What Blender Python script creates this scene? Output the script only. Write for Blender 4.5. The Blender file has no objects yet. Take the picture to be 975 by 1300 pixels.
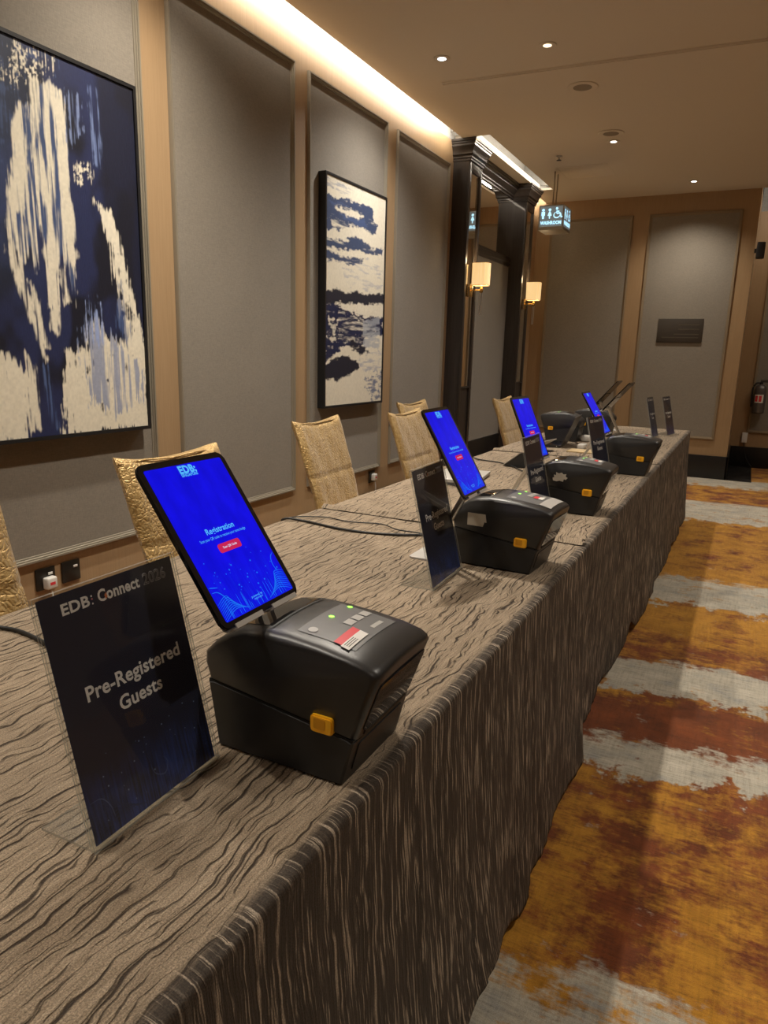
import bpy, bmesh, math, random
import numpy as np
from mathutils import Vector, Matrix

random.seed(7)
SC = bpy.context.scene
COL = SC.collection
R = math.radians

# ------------------------------------------------------------------ materials
def mat(name, color=(.5, .5, .5), rough=.5, metal=0., spec=.5, emit=None, estr=0., coat=0., alpha=1., sheen=0.):
    m = bpy.data.materials.new(name)
    m.use_nodes = True
    p = m.node_tree.nodes['Principled BSDF']
    p.inputs['Base Color'].default_value = (*color, 1)
    p.inputs['Roughness'].default_value = rough
    p.inputs['Metallic'].default_value = metal
    p.inputs['Specular IOR Level'].default_value = spec
    p.inputs['Coat Weight'].default_value = coat
    p.inputs['Coat Roughness'].default_value = .04
    p.inputs['Sheen Weight'].default_value = sheen
    if emit:
        p.inputs['Emission Color'].default_value = (*emit, 1)
        p.inputs['Emission Strength'].default_value = estr
    return m

class G:
    """tiny helper round one material's node tree"""
    def __init__(s, m):
        s.m = m; s.t = m.node_tree; s.p = s.t.nodes.get('Principled BSDF')
    def n(s, typ, **kw):
        nd = s.t.nodes.new(typ)
        for k, v in kw.items():
            setattr(nd, k, v)
        return nd
    def link(s, a, b):
        s.t.links.new(a, b)
    def val(s, sock, v):
        if isinstance(v, bpy.types.NodeSocket): s.link(v, sock)
        else: sock.default_value = v
    def math(s, op, a, b=0., c=0., clamp=False):
        nd = s.n('ShaderNodeMath', operation=op, use_clamp=clamp)
        s.val(nd.inputs[0], a); s.val(nd.inputs[1], b); s.val(nd.inputs[2], c)
        return nd.outputs[0]
    def pos(s):
        return s.n('ShaderNodeNewGeometry').outputs['Position']
    def scale(s, v, sc, off=(0, 0, 0)):
        nd = s.n('ShaderNodeMapping')
        s.link(v, nd.inputs['Vector'])
        nd.inputs['Scale'].default_value = sc
        nd.inputs['Location'].default_value = off
        return nd.outputs[0]
    def noise(s, v, scale=5., detail=3., rough=.5, dist=0.):
        nd = s.n('ShaderNodeTexNoise')
        s.link(v, nd.inputs['Vector'])
        nd.inputs['Scale'].default_value = scale; nd.inputs['Detail'].default_value = detail
        nd.inputs['Roughness'].default_value = rough; nd.inputs['Distortion'].default_value = dist
        return nd.outputs['Fac']
    def ramp(s, f, stops, interp='LINEAR'):
        nd = s.n('ShaderNodeValToRGB')
        r = nd.color_ramp; r.interpolation = interp
        while len(r.elements) < len(stops): r.elements.new(.5)
        for e, (p, c) in zip(r.elements, stops):
            e.position = p
            e.color = (*c, 1) if isinstance(c, tuple) else (c, c, c, 1)
        s.link(f, nd.inputs[0])
        return nd.outputs[0]
    def mix(s, f, a, b, blend='MIX'):
        nd = s.n('ShaderNodeMix', data_type='RGBA', blend_type=blend)
        s.val(nd.inputs[0], f)
        for sock, v in ((nd.inputs[6], a), (nd.inputs[7], b)):
            if isinstance(v, tuple): sock.default_value = (*v, 1)
            else: s.link(v, sock)
        return nd.outputs[2]
    def bump(s, h, strength=.3, dist=.01):
        nd = s.n('ShaderNodeBump')
        nd.inputs['Strength'].default_value = strength; nd.inputs['Distance'].default_value = dist
        s.link(h, nd.inputs['Height']); s.link(nd.outputs[0], s.p.inputs['Normal'])
    def color(s, c): s.link(c, s.p.inputs['Base Color'])

def wood_mat(name, c1, c2, rough=.42):
    m = mat(name, c1, rough); g = G(m); P = g.pos()
    f = g.noise(g.scale(P, (55, 55, 1.6)), 2.2, 5, .6)
    h = g.noise(g.scale(P, (260, 260, 5)), 2., 2, .5)
    b = g.noise(g.scale(P, (1.7, 1.7, .35)), 1.3, 2)
    t = g.math('ADD', g.math('MULTIPLY', f, .6), g.math('MULTIPLY', h, .4))
    col = g.ramp(t, [(.3, c2), (.7, c1)])
    g.color(g.mix(.22, col, g.ramp(b, [(.3, tuple(v * .8 for v in c1)), (.7, tuple(min(1, v * 1.12) for v in c1))])))
    g.bump(t, .06, .002)
    return m

def fabric_mat(name, c, rough=.85, amp=.12, fine=420):
    m = mat(name, c, rough, sheen=.15); g = G(m); P = g.pos()
    a = g.noise(g.scale(P, (1, 1, .12)), fine, 2, .6)
    b = g.noise(g.scale(P, (.12, .12, 1)), fine, 2, .6)
    d = g.noise(P, 3.2, 4, .65)
    t = g.math('ADD', g.math('MULTIPLY', a, .5), g.math('MULTIPLY', b, .5))
    lo = tuple(v * (1 - amp * 2.2) for v in c); hi = tuple(v * (1 + amp * 2.2) for v in c)
    base = g.ramp(t, [(.32, lo), (.68, hi)])
    g.color(g.mix(.35, base, g.ramp(d, [(.3, tuple(v * .86 for v in c)), (.7, tuple(v * 1.1 for v in c))]), 'MIX'))
    g.bump(t, .25, .002)
    return m

M = {}
M['wood'] = wood_mat('oak_veneer', (.44, .30, .170), (.34, .22, .115))
M['wood2'] = wood_mat('oak_veneer_end', (.38, .25, .135), (.29, .185, .093))
M['fabric'] = fabric_mat('panel_linen', (.235, .205, .165))
M['frame'] = mat('champagne_moulding', (.30, .265, .205), .42, .25)
M['frame2'] = mat('taupe_moulding', (.25, .19, .12), .5, .1)
M['ceiling'] = mat('ceiling_paint', (.66, .59, .49), .9)
M['cove'] = fabric_mat('cove_wallcover', (.27, .265, .25), .9, .12, 150)
M['dark'] = mat('espresso_lacquer', (.032, .025, .021), .38, coat=.15)
g = G(M['dark']); t_ = g.noise(g.scale(g.pos(), (60, 60, 2)), 2, 4)
g.color(g.ramp(t_, [(.3, (.024, .018, .015)), (.7, (.042, .033, .028))]))
M['base'] = mat('black_skirting', (.012, .011, .011), .35)
M['black'] = mat('black_frame', (.012, .012, .013), .4)
M['mirror'] = mat('bronze_mirror', (.80, .76, .70), .02, 1.)
M['niche'] = fabric_mat('niche_linen', (.20, .18, .155))
M['plastic'] = mat('printer_black', (.017, .017, .0175), .42, spec=.5)
g = G(M['plastic']); g.bump(g.noise(g.pos(), 1400, 1), .12, .0004)
M['plastic_lid'] = mat('printer_lid_black', (.022, .022, .0225), .34, spec=.6)
g = G(M['plastic_lid']); g.bump(g.noise(g.pos(), 1400, 1), .10, .0004)
M['gloss'] = mat('smoked_window', (.012, .012, .014), .05, spec=.6, coat=.6)
M['panelgrey'] = mat('control_panel_grey', (.14, .14, .14), .4)
M['buttongrey'] = mat('button_grey', (.46, .45, .42), .45)
M['led'] = mat('green_led', (.1, .8, .05), .4, emit=(.35, 1, .08), estr=2.2)
M['yellow'] = mat('yellow_latch', (.98, .50, .015), .38)
M['yellow_shade'] = mat('yellow_latch_shade', (.70, .31, .008), .45)  # darker copy of the latch yellow, recess shade put into the colour
M['seam'] = mat('seam_black', (.006, .006, .006), .7)
M['red'] = mat('sticker_red', (.72, .04, .055), .45)
M['white'] = mat('sticker_white', (.78, .75, .70), .5)
M['ink'] = mat('sticker_ink', (.05, .05, .05), .6)
M['tape'] = mat('masking_tape', (.56, .51, .42), .7)
M['silver'] = mat('brushed_silver', (.60, .58, .55), .32, .85)
M['silver_paint'] = mat('silver_plastic', (.52, .50, .47), .42, .2)
M['tabletblack'] = mat('tablet_bezel', (.006, .006, .007), .18, coat=.3)
M['tabletback'] = mat('tablet_back', (.16, .16, .17), .4, .5)
M['lidgrey'] = mat('laptop_shell', (.05, .048, .046), .38, .3)
M['cablemat'] = mat('cable_black', (.012, .012, .012), .5)
M['whiteplastic'] = mat('white_plastic', (.72, .70, .66), .4)
M['tan'] = mat('tan_card', (.50, .37, .20), .7)
M['brass'] = mat('polished_brass', (.78, .53, .20), .22, 1.)
M['bronze'] = mat('rod_bronze', (.20, .15, .09), .4, .6)
M['socket'] = mat('socket_bronze', (.028, .024, .02), .3, .3)
M['plaque'] = mat('plaque_brown', (.055, .045, .036), .4, .2)
M['plaquetext'] = mat('plaque_lettering', (.10, .085, .065), .35, .3)
M['signtext'] = mat('print_white', (.95, .95, .96), .5)
M['signtext_dim'] = mat('print_outline', (.42, .43, .50), .5)
M['signdot'] = mat('print_orange', (.75, .22, .08), .5)
M['signdot2'] = mat('print_pink', (.62, .20, .28), .5)
M['swirl'] = mat('print_swirl', (.10, .15, .34), .5)
M['swirl2'] = mat('print_swirl_dark', (.028, .045, .14), .5)
M['speck'] = mat('print_speck', (.20, .30, .52), .5)

def emis(name, c, s):
    m = bpy.data.materials.new(name); m.use_nodes = True
    t = m.node_tree; t.nodes.clear()
    e = t.nodes.new('ShaderNodeEmission'); o = t.nodes.new('ShaderNodeOutputMaterial')
    e.inputs[0].default_value = (*c, 1); e.inputs[1].default_value = s
    t.links.new(e.outputs[0], o.inputs[0]); return m
M['scr_cyan'] = emis('screen_cyan', (.10, .50, 1.0), .95)
M['scr_line'] = emis('screen_line', (.015, .20, 1.0), .85)
M['scr_white'] = emis('screen_white', (.75, .72, 1.0), .9)
M['scr_red'] = emis('screen_red', (.62, .022, .10), .9)
M['lens'] = emis('lamp_lens', (1.0, .93, .80), 9.)
M['lens_cool'] = emis('lamp_lens_cool', (.93, .97, 1.0), 14.)
M['lens_dim'] = emis('lamp_lens_dim', (1.0, .86, .55), 2.2)
M['icon'] = emis('sign_icon', (.45, .80, 1.0), 1.5)

def screen_mat():
    m = bpy.data.materials.new('screen_blue'); m.use_nodes = True
    t = m.node_tree; p = t.nodes['Principled BSDF']; g = G(m)
    p.inputs['Base Color'].default_value = (.004, .004, .01, 1); p.inputs['Roughness'].default_value = .2; p.inputs['Specular IOR Level'].default_value = .18
    tc = g.n('ShaderNodeTexCoord').outputs['UV']
    n = g.noise(g.scale(tc, (3, 2, 1)), 2, 3)
    sep = g.n('ShaderNodeSeparateXYZ'); g.link(tc, sep.inputs[0])
    low = g.math('SUBTRACT', .34, sep.outputs[1], clamp=True)
    stri = g.noise(g.scale(tc, (26, 2.2, 1)), 3, 3)
    k = g.math('MULTIPLY', g.math('MULTIPLY', low, 2.4, clamp=True), g.math('MULTIPLY', g.math('SUBTRACT', stri, .47, clamp=True), 6., clamp=True), clamp=True)
    base = g.ramp(n, [(.3, (.0010, .0014, .62)), (.7, (.004, .003, .80))])
    c = g.mix(g.math('MULTIPLY', k, .6), base, (.004, .05, .90))
    g.link(c, p.inputs['Emission Color']); p.inputs['Emission Strength'].default_value = 1.0
    return m
M['screen'] = screen_mat()

def print_mat():
    m = mat('poster_navy', (.012, .015, .045), .35); g = G(m)
    tc = g.n('ShaderNodeTexCoord').outputs['UV']
    sep = g.n('ShaderNodeSeparateXYZ'); g.link(tc, sep.inputs[0])
    low = g.math('MULTIPLY', g.math('SUBTRACT', .30, sep.outputs[1], clamp=True), 4.2, clamp=True)
    st = g.noise(g.scale(tc, (30, 2, 1)), 2, 4)
    cl = g.noise(tc, 5, 3)
    k = g.math('MULTIPLY', low, g.math('MULTIPLY', g.math('SUBTRACT', g.math('MULTIPLY', st, g.math('MULTIPLY', cl, 2.)), .33, clamp=True), 3., clamp=True), clamp=True)
    g.color(g.mix(k, (.012, .015, .045), (.03, .07, .32)))
    return m
M['poster'] = print_mat()

def acrylic(name, tint, refl_rough=.03, diff=.0):
    m = bpy.data.materials.new(name); m.use_nodes = True
    t = m.node_tree; t.nodes.clear()
    o = t.nodes.new('ShaderNodeOutputMaterial'); tr = t.nodes.new('ShaderNodeBsdfTransparent'); gl = t.nodes.new('ShaderNodeBsdfGlossy')
    fr = t.nodes.new('ShaderNodeFresnel'); mx = t.nodes.new('ShaderNodeMixShader')
    tr.inputs[0].default_value = (*tint, 1); gl.inputs['Roughness'].default_value = refl_rough
    fr.inputs[0].default_value = 1.45
    ge = t.nodes.new('ShaderNodeNewGeometry'); sb = t.nodes.new('ShaderNodeMath'); sb.operation = 'SUBTRACT'; sb.inputs[0].default_value = 1.; t.links.new(ge.outputs['Backfacing'], sb.inputs[1])
    ml = t.nodes.new('ShaderNodeMath'); ml.operation = 'MULTIPLY'; t.links.new(fr.outputs[0], ml.inputs[0]); t.links.new(sb.outputs[0], ml.inputs[1])
    t.links.new(ml.outputs[0], mx.inputs[0]); t.links.new(tr.outputs[0], mx.inputs[1]); t.links.new(gl.outputs[0], mx.inputs[2])
    last = mx
    if diff:
        d = t.nodes.new('ShaderNodeBsdfDiffuse'); d.inputs[0].default_value = (.66, .66, .62, 1)
        m2 = t.nodes.new('ShaderNodeMixShader'); m2.inputs[0].default_value = diff
        t.links.new(mx.outputs[0], m2.inputs[1]); t.links.new(d.outputs[0], m2.inputs[2]); last = m2
    t.links.new(last.outputs[0], o.inputs[0])
    return m
M['acrylic'] = acrylic('clear_acrylic', (.965, .97, .965), .008, .012)
M['acrylic_edge'] = acrylic('acrylic_edge', (.85, .87, .85), .1, .42)

def shade_mat():
    m = mat('pleated_shade', (.85, .70, .46), .8, emit=(1., .66, .28), estr=.86); g = G(m)
    w = g.noise(g.scale(g.pos(), (90, 90, .5)), 2, 2)
    g.link(g.ramp(w, [(.3, (.86, .47, .15)), (.7, (1., .76, .38))]), g.p.inputs['Emission Color'])
    return m
M['shade'] = shade_mat()
M['shade_in'] = mat('shade_lining', (.95, .85, .62), .8, emit=(1., .86, .58), estr=2.0)

def gold_mat():
    m = mat('gold_crinkle', (.60, .42, .18), .42, .35, sheen=.3); g = G(m)
    tc = g.n('ShaderNodeTexCoord').outputs['Object']
    v = g.n('ShaderNodeTexVoronoi'); v.feature = 'DISTANCE_TO_EDGE'
    dn = g.n('ShaderNodeTexNoise'); g.link(tc, dn.inputs['Vector']); dn.inputs['Scale'].default_value = 16; dn.inputs['Detail'].default_value = 3
    vec = g.n('ShaderNodeVectorMath', operation='MULTIPLY_ADD')
    g.link(dn.outputs['Color'], vec.inputs[0]); vec.inputs[1].default_value = (.05, .05, .05); g.link(tc, vec.inputs[2])
    g.link(vec.outputs[0], v.inputs['Vector']); v.inputs['Scale'].default_value = 62
    e = g.math('MULTIPLY', g.math('MINIMUM', v.outputs['Distance'], .25), 4.)
    f = g.noise(tc, 55, 4, .65)
    h = g.math('ADD', g.math('MULTIPLY', e, .5), f)
    g.color(g.ramp(f, [(.3, (.40, .245, .075)), (.7, (.60, .41, .165))]))
    g.bump(h, .6, .006)
    return m
M['gold'] = gold_mat()

def cloth_mat():
    m = mat('crinkle_tablecloth', (.3, .25, .19), .68, spec=.3, sheen=.03); g = G(m)
    uv = g.n('ShaderNodeUVMap').outputs[0]
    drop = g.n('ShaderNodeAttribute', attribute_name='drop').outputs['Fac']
    wob = g.n('ShaderNodeTexNoise'); g.link(uv, wob.inputs['Vector']); wob.inputs['Scale'].default_value = 9.; wob.inputs['Detail'].default_value = 3
    def warped(amt):
        v = g.n('ShaderNodeVectorMath', operation='MULTIPLY_ADD')
        g.link(wob.outputs['Color'], v.inputs[0]); v.inputs[1].default_value = amt; g.link(uv, v.inputs[2]); return v.outputs[0]
    # top: long thin creases along the table, their shade darkened into the colour
    wv = g.n('ShaderNodeSeparateXYZ'); g.link(uv, wv.inputs[0])
    w1 = g.noise(g.scale(uv, (5.5, 9, 1)), 1., 3., .55); w2 = g.noise(g.scale(uv, (22, 12, 1), (2, 7, 0)), 1., 2.)
    vv = g.math('ADD', wv.outputs[1], g.math('ADD', g.math('MULTIPLY', g.math('SUBTRACT', w1, .5), .085), g.math('MULTIPLY', g.math('SUBTRACT', w2, .5), .016)))
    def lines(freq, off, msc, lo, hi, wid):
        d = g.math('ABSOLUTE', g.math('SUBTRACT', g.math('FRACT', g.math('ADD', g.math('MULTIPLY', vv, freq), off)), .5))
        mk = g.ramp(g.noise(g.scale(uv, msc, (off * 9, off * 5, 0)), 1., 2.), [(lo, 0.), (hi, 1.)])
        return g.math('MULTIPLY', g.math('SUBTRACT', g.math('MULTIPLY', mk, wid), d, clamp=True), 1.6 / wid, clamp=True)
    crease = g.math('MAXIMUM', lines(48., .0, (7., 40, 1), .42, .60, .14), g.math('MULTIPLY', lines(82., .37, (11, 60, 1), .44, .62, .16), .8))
    a2 = g.noise(g.scale(warped((.0, .01, 0)), (16, 230, 1)), 1., 3., .65)
    ribs = g.ramp(a2, [(.36, 0.), (.64, 1.)])
    # drop: pale threads running down, ground painted darker for the face's weaker light
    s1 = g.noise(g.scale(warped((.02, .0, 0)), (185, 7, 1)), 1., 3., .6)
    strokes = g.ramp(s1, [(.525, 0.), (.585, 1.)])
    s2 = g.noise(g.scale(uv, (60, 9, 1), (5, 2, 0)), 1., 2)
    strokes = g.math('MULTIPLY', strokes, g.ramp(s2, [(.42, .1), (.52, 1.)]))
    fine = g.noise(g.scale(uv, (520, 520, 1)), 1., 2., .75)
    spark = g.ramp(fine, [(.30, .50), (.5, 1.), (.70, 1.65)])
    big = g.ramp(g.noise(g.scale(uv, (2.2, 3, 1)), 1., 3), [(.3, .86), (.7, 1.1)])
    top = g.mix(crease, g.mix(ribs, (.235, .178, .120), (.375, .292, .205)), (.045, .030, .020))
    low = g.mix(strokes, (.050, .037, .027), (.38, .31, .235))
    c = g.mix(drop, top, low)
    c = g.mix(1., c, spark, 'MULTIPLY'); c = g.mix(1., c, big, 'MULTIPLY')
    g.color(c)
    ht = g.math('SUBTRACT', g.math('MULTIPLY', ribs, .25), g.math('MULTIPLY', crease, 1.))
    hd = g.math('MULTIPLY', s1, 1.2)
    mx = g.n('ShaderNodeMix', data_type='FLOAT'); g.link(drop, mx.inputs[0]); g.link(ht, mx.inputs[2]); g.link(hd, mx.inputs[3])
    g.bump(g.math('ADD', mx.outputs[0], g.math('MULTIPLY', fine, .25)), .75, .006)
    return m
M['cloth'] = cloth_mat()

def carpet_mat():
    m = mat('abstract_carpet', (.3, .2, .1), .95, spec=.15, sheen=.2); g = G(m); P = g.pos()
    sep = g.n('ShaderNodeSeparateXYZ'); g.link(P, sep.inputs[0])
    x, y = sep.outputs[0], sep.outputs[1]
    w1 = g.noise(g.scale(P, (.9, 1.3, 1)), 1.6, 5, .62)
    w2 = g.noise(g.scale(P, (1.4, 7, 1)), 2.2, 5, .7)
    blk = g.noise(g.scale(P, (5, 3.2, 1), (7, 3, 0)), 1.7, 4, .7)
    yy = g.math('ADD', y, g.math('ADD', g.math('MULTIPLY', g.math('SUBTRACT', w1, .5), .42), g.math('ADD', g.math('MULTIPLY', g.math('SUBTRACT', blk, .5), .42), g.math('MULTIPLY', x, -.12))))
    yn = g.math('MULTIPLY', g.math('ADD', yy, 2.), 1 / 13.)
    def Y(v): return (v + 2.) / 13.
    gs = []
    for a, b, v in ((-1.4, -.6, .9), (.25, 1.34, .80), (2.27, 2.42, 1.), (2.86, 3.22, .95), (4.05, 4.62, .9), (6.45, 7.35, .85), (8.35, 8.9, .9)):
        e = .07 if a < 5 else .14
        gs += [(Y(a - e), 0.), (Y(a + e * .6), v), (Y(b - e * .6), v), (Y(b + e), 0.)]
    gray = g.ramp(yn, gs)
    # streaky break-up of the grey bands
    gm = g.math('ADD', gray, g.math('MULTIPLY', g.math('SUBTRACT', w2, .5), 1.5))
    gm = g.math('ADD', gm, g.math('MULTIPLY', g.math('SUBTRACT', blk, .5), 1.7))
    fz = g.noise(g.scale(P, (1.2, 2.2, 1)), 28, 3, .7)
    gm = g.math('ADD', gm, g.math('MULTIPLY', g.math('SUBTRACT', fz, .5), .9))
    gm = g.ramp(gm, [(.36, 0.), (.72, 1.)])
    rs = [(Y(-2), .4), (Y(1.3), .42), (Y(1.5), .60), (Y(1.95), .60), (Y(2.15), .54), (Y(2.45), .92), (Y(2.68), .95), (Y(2.8), .5), (Y(3.25), .72), (Y(3.42), .62), (Y(3.6), .38),
          (Y(4.6), .30), (Y(5.2), .42), (Y(6.2), .33), (Y(7.6), .62), (Y(8.2), .42), (Y(10.), .5)]
    rust = g.ramp(yn, rs)
    rn = g.noise(g.scale(P, (3.4, 3.1, 1), (2, 5, 0)), 1.5, 6, .68)
    rm = g.math('ADD', rust, g.math('ADD', g.math('MULTIPLY', g.math('SUBTRACT', rn, .5), 2.3), g.math('MULTIPLY', g.math('SUBTRACT', w2, .5), .9)))
    rm = g.math('ADD', rm, g.math('MULTIPLY', g.math('SUBTRACT', fz, .5), .7))
    rm = g.ramp(rm, [(.34, 0.), (.74, 1.)])
    gold = g.ramp(g.noise(P, 7, 4, .7), [(.3, (.33, .145, .014)), (.7, (.52, .25, .028))])
    rst = g.ramp(g.noise(P, 6, 4, .7), [(.3, (.105, .028, .009)), (.7, (.24, .062, .015))])
    gry = g.ramp(g.noise(g.scale(P, (2, 3, 1)), 3, 5, .7), [(.25, (.26, .27, .27)), (.5, (.44, .40, .32)), (.75, (.58, .53, .44))])
    c = g.mix(gm, g.mix(rm, gold, rst), gry)
    scr = g.noise(g.scale(P, (7, 90, 1)), 1.4, 4, .65); scr2 = g.noise(g.scale(P, (90, 7, 1)), 1.2, 4, .6)
    k = g.math('ADD', g.math('MULTIPLY', scr, .6), g.math('MULTIPLY', scr2, .4))
    c = g.mix(1., c, g.ramp(k, [(.30, .55), (.5, 1.), (.7, 1.2)]), 'MULTIPLY')
    f = g.noise(P, 420, 2, .7)
    c = g.mix(1., c, g.ramp(f, [(.25, .72), (.75, 1.25)]), 'MULTIPLY')
    g.color(c); g.bump(f, .5, .004)
    return m
M['carpet'] = carpet_mat()
M['marble'] = mat('black_marble', (.02, .019, .018), .10)
g = G(M['marble']); g.color(g.ramp(g.noise(g.scale(g.pos(), (2, 14, 1)), 2.4, 4), [(.48, (.012, .011, .011)), (.62, (.075, .07, .065))]))

# ------------------------------------------------------------------ mesh helpers
def link_mesh(name, bm, m, parent=None, smooth=None, loc=None):
    me = bpy.data.meshes.new(name)
    bmesh.ops.recalc_face_normals(bm, faces=bm.faces)
    bm.to_mesh(me); bm.free()
    for mm in (m if isinstance(m, (list, tuple)) else [m]): me.materials.append(mm)
    if smooth is not None:
        me.polygons.foreach_set('use_smooth', [True] * len(me.polygons))
        me.set_sharp_from_angle(angle=R(smooth))
    o = bpy.data.objects.new(name, me); COL.objects.link(o)
    if parent: o.parent = parent
    if loc: o.location = loc
    return o

def box(bm, a, b, bev=0., mi=0, seg=2):
    x0, y0, z0 = a; x1, y1, z1 = b
    vs = [bm.verts.new(p) for p in ((x0, y0, z0), (x1, y0, z0), (x1, y1, z0), (x0, y1, z0), (x0, y0, z1), (x1, y0, z1), (x1, y1, z1), (x0, y1, z1))]
    fs = [bm.faces.new([vs[i] for i in f]) for f in ((3, 2, 1, 0), (4, 5, 6, 7), (0, 1, 5, 4), (1, 2, 6, 5), (2, 3, 7, 6), (3, 0, 4, 7))]
    for f in fs: f.material_index = mi
    if bev:
        es = {e for f in fs for e in f.edges}
        bmesh.ops.bevel(bm, geom=list(es), offset=bev, segments=seg, affect='EDGES', profile=.5)
    return vs

def B(name, a, b, m, parent=None, bev=0., smooth=None):
    bm = bmesh.new(); box(bm, a, b, bev)
    return link_mesh(name, bm, m, parent, 40 if bev else smooth)

def tube(bm, pts, r, seg=8, cap=True):
    pts = [Vector(p) for p in pts]; rings = []
    up = Vector((0, 0, 1))
    for i, p in enumerate(pts):
        d = (pts[min(i + 1, len(pts) - 1)] - pts[max(i - 1, 0)]).normalized()
        u = up if abs(d.dot(up)) < .95 else Vector((1, 0, 0))
        s = d.cross(u).normalized(); t = s.cross(d)
        rr = r[i] if isinstance(r, (list, tuple)) else r
        rings.append([bm.verts.new(p + (s * math.cos(2 * math.pi * k / seg) + t * math.sin(2 * math.pi * k / seg)) * rr) for k in range(seg)])
    for a, b in zip(rings, rings[1:]):
        for k in range(seg): bm.faces.new((a[k], a[(k + 1) % seg], b[(k + 1) % seg], b[k]))
    if cap:
        bm.faces.new(rings[0][::-1]); bm.faces.new(rings[-1])

def smooth_path(pts, n=8):
    out = []
    P = [Vector(p) for p in pts]
    for i in range(len(P) - 1):
        p0, p1, p2, p3 = P[max(i - 1, 0)], P[i], P[i + 1], P[min(i + 2, len(P) - 1)]
        for k in range(n):
            t = k / n
            out.append(.5 * ((2 * p1) + (p2 - p0) * t + (2 * p0 - 5 * p1 + 4 * p2 - p3) * t * t + (3 * p1 - p0 - 3 * p2 + p3) * t ** 3))
    out.append(P[-1]); return out

def lathe(bm, prof, c, seg=24, axis='z'):
    rings = []
    for r, z in prof:
        ring = []
        for k in range(seg):
            a = 2 * math.pi * k / seg
            ring.append(bm.verts.new((c[0] + r * math.cos(a), c[1] + r * math.sin(a), c[2] + z)))
        rings.append(ring)
    for a, b in zip(rings, rings[1:]):
        for k in range(seg): bm.faces.new((a[k], a[(k + 1) % seg], b[(k + 1) % seg], b[k]))
    bm.faces.new(rings[0][::-1]); bm.faces.new(rings[-1])

def extrude_profile(bm, prof, O, S, T, N, L):
    """closed 2-D profile in plane (S,T) swept along N for length L"""
    O, S, T, N = (Vector(v) for v in (O, S, T, N))
    a = [bm.verts.new(O + S * s + T * t) for s, t in prof]; b = [bm.verts.new(O + S * s + T * t + N * L) for s, t in prof]
    n = len(prof)
    for i in range(n): bm.faces.new((a[i], a[(i + 1) % n], b[(i + 1) % n], b[i]))
    bm.faces.new(a[::-1]); bm.faces.new(b)

def rrect(s0, t0, s1, t1, r, n=5):
    out = []
    for cx, cy, a0 in ((s1 - r, t0 + r, -90), (s1 - r, t1 - r, 0), (s0 + r, t1 - r, 90), (s0 + r, t0 + r, 180)):
        for k in range(n + 1):
            a = R(a0 + 90 * k / n); out.append((cx + r * math.cos(a), cy + r * math.sin(a)))
    return out

class Plane:
    """a plane in a thing's own space: origin, right, up, normal"""
    def __init__(s, O, S, T):
        s.O, s.S, s.T = Vector(O), Vector(S).normalized(), Vector(T).normalized(); s.N = s.S.cross(s.T).normalized()
    def p(s, a, b, h=0.): return s.O + s.S * a + s.T * b + s.N * h
    def poly(s, bm, pts, h0, h1):
        extrude_profile(bm, pts, s.O + s.N * h0, s.S, s.T, s.N, h1 - h0)
    def strip(s, bm, pts, w, h):
        """thin ribbon along a 2-D polyline, tapering at its ends"""
        P = smooth_path([(a, b, 0) for a, b in pts], 6); n = len(P); L = []
        for i, q in enumerate(P):
            d = (P[min(i + 1, n - 1)] - P[max(i - 1, 0)]).normalized(); k = w * (.25 + .75 * math.sin(math.pi * i / (n - 1)))
            L.append((bm.verts.new(s.p(q.x - d.y * k, q.y + d.x * k, h)), bm.verts.new(s.p(q.x + d.y * k, q.y - d.x * k, h))))
        for (a, b), (c, d) in zip(L, L[1:]): bm.faces.new((a, b, d, c))

_tc = {}
def text_bm(body, bold=0., outline=0.):
    """unit text as (verts, faces) lying in the xy-plane, x from 0 to its width"""
    key = (body, bold, outline)
    if key not in _tc:
        cu = bpy.data.curves.new('lettering_curve', 'FONT'); cu.body = body; cu.size = 1.; cu.offset = bold; cu.resolution_u = 3
        cu.space_character = 1.0 + bold * 1.5
        if outline: cu.fill_mode = 'NONE'; cu.bevel_depth = outline; cu.bevel_resolution = 0
        ob = bpy.data.objects.new('lettering_curve', cu); COL.objects.link(ob)
        bpy.context.view_layer.update()
        me = bpy.data.meshes.new_from_object(ob.evaluated_get(bpy.context.evaluated_depsgraph_get()))
        v = [tuple(q.co) for q in me.vertices]; f = [tuple(p.vertices) for p in me.polygons]
        bpy.data.objects.remove(ob); bpy.data.meshes.remove(me); bpy.data.curves.remove(cu)
        _tc[key] = (v, f)
    return _tc[key]

def text(bm, pl, body, s0, s1, t, h=.0004, bold=.0, outline=0., hscale=1.):
    """lettering fitted between s0 and s1 with its baseline at t"""
    v, f = text_bm(body, bold, outline)
    xs = [q[0] for q in v]; k = (s1 - s0) / (max(xs) - min(xs)); x0 = min(xs)
    vs = [bm.verts.new(pl.p(s0 + (q[0] - x0) * k, t + q[1] * k * hscale, h + (q[2] * k if outline else 0))) for q in v]
    for q in f:
        try: bm.faces.new([vs[i] for i in q])
        except ValueError: pass

def uv_plane(name, pl, s0, t0, s1, t1, h, m, parent, r=0.):
    bm = bmesh.new()
    pts = rrect(s0, t0, s1, t1, r) if r else [(s0, t0), (s1, t0), (s1, t1), (s0, t1)]
    f = bm.faces.new([bm.verts.new(pl.p(a, b, h)) for a, b in pts])
    uv = bm.loops.layers.uv.new('UVMap')
    for l, (a, b) in zip(f.loops, pts): l[uv].uv = ((a - s0) / (s1 - s0), (b - t0) / (t1 - t0))
    me = bpy.data.meshes.new(name); bm.to_mesh(me); bm.free(); me.materials.append(m)
    o = bpy.data.objects.new(name, me); COL.objects.link(o); o.parent = parent
    return o

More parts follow.
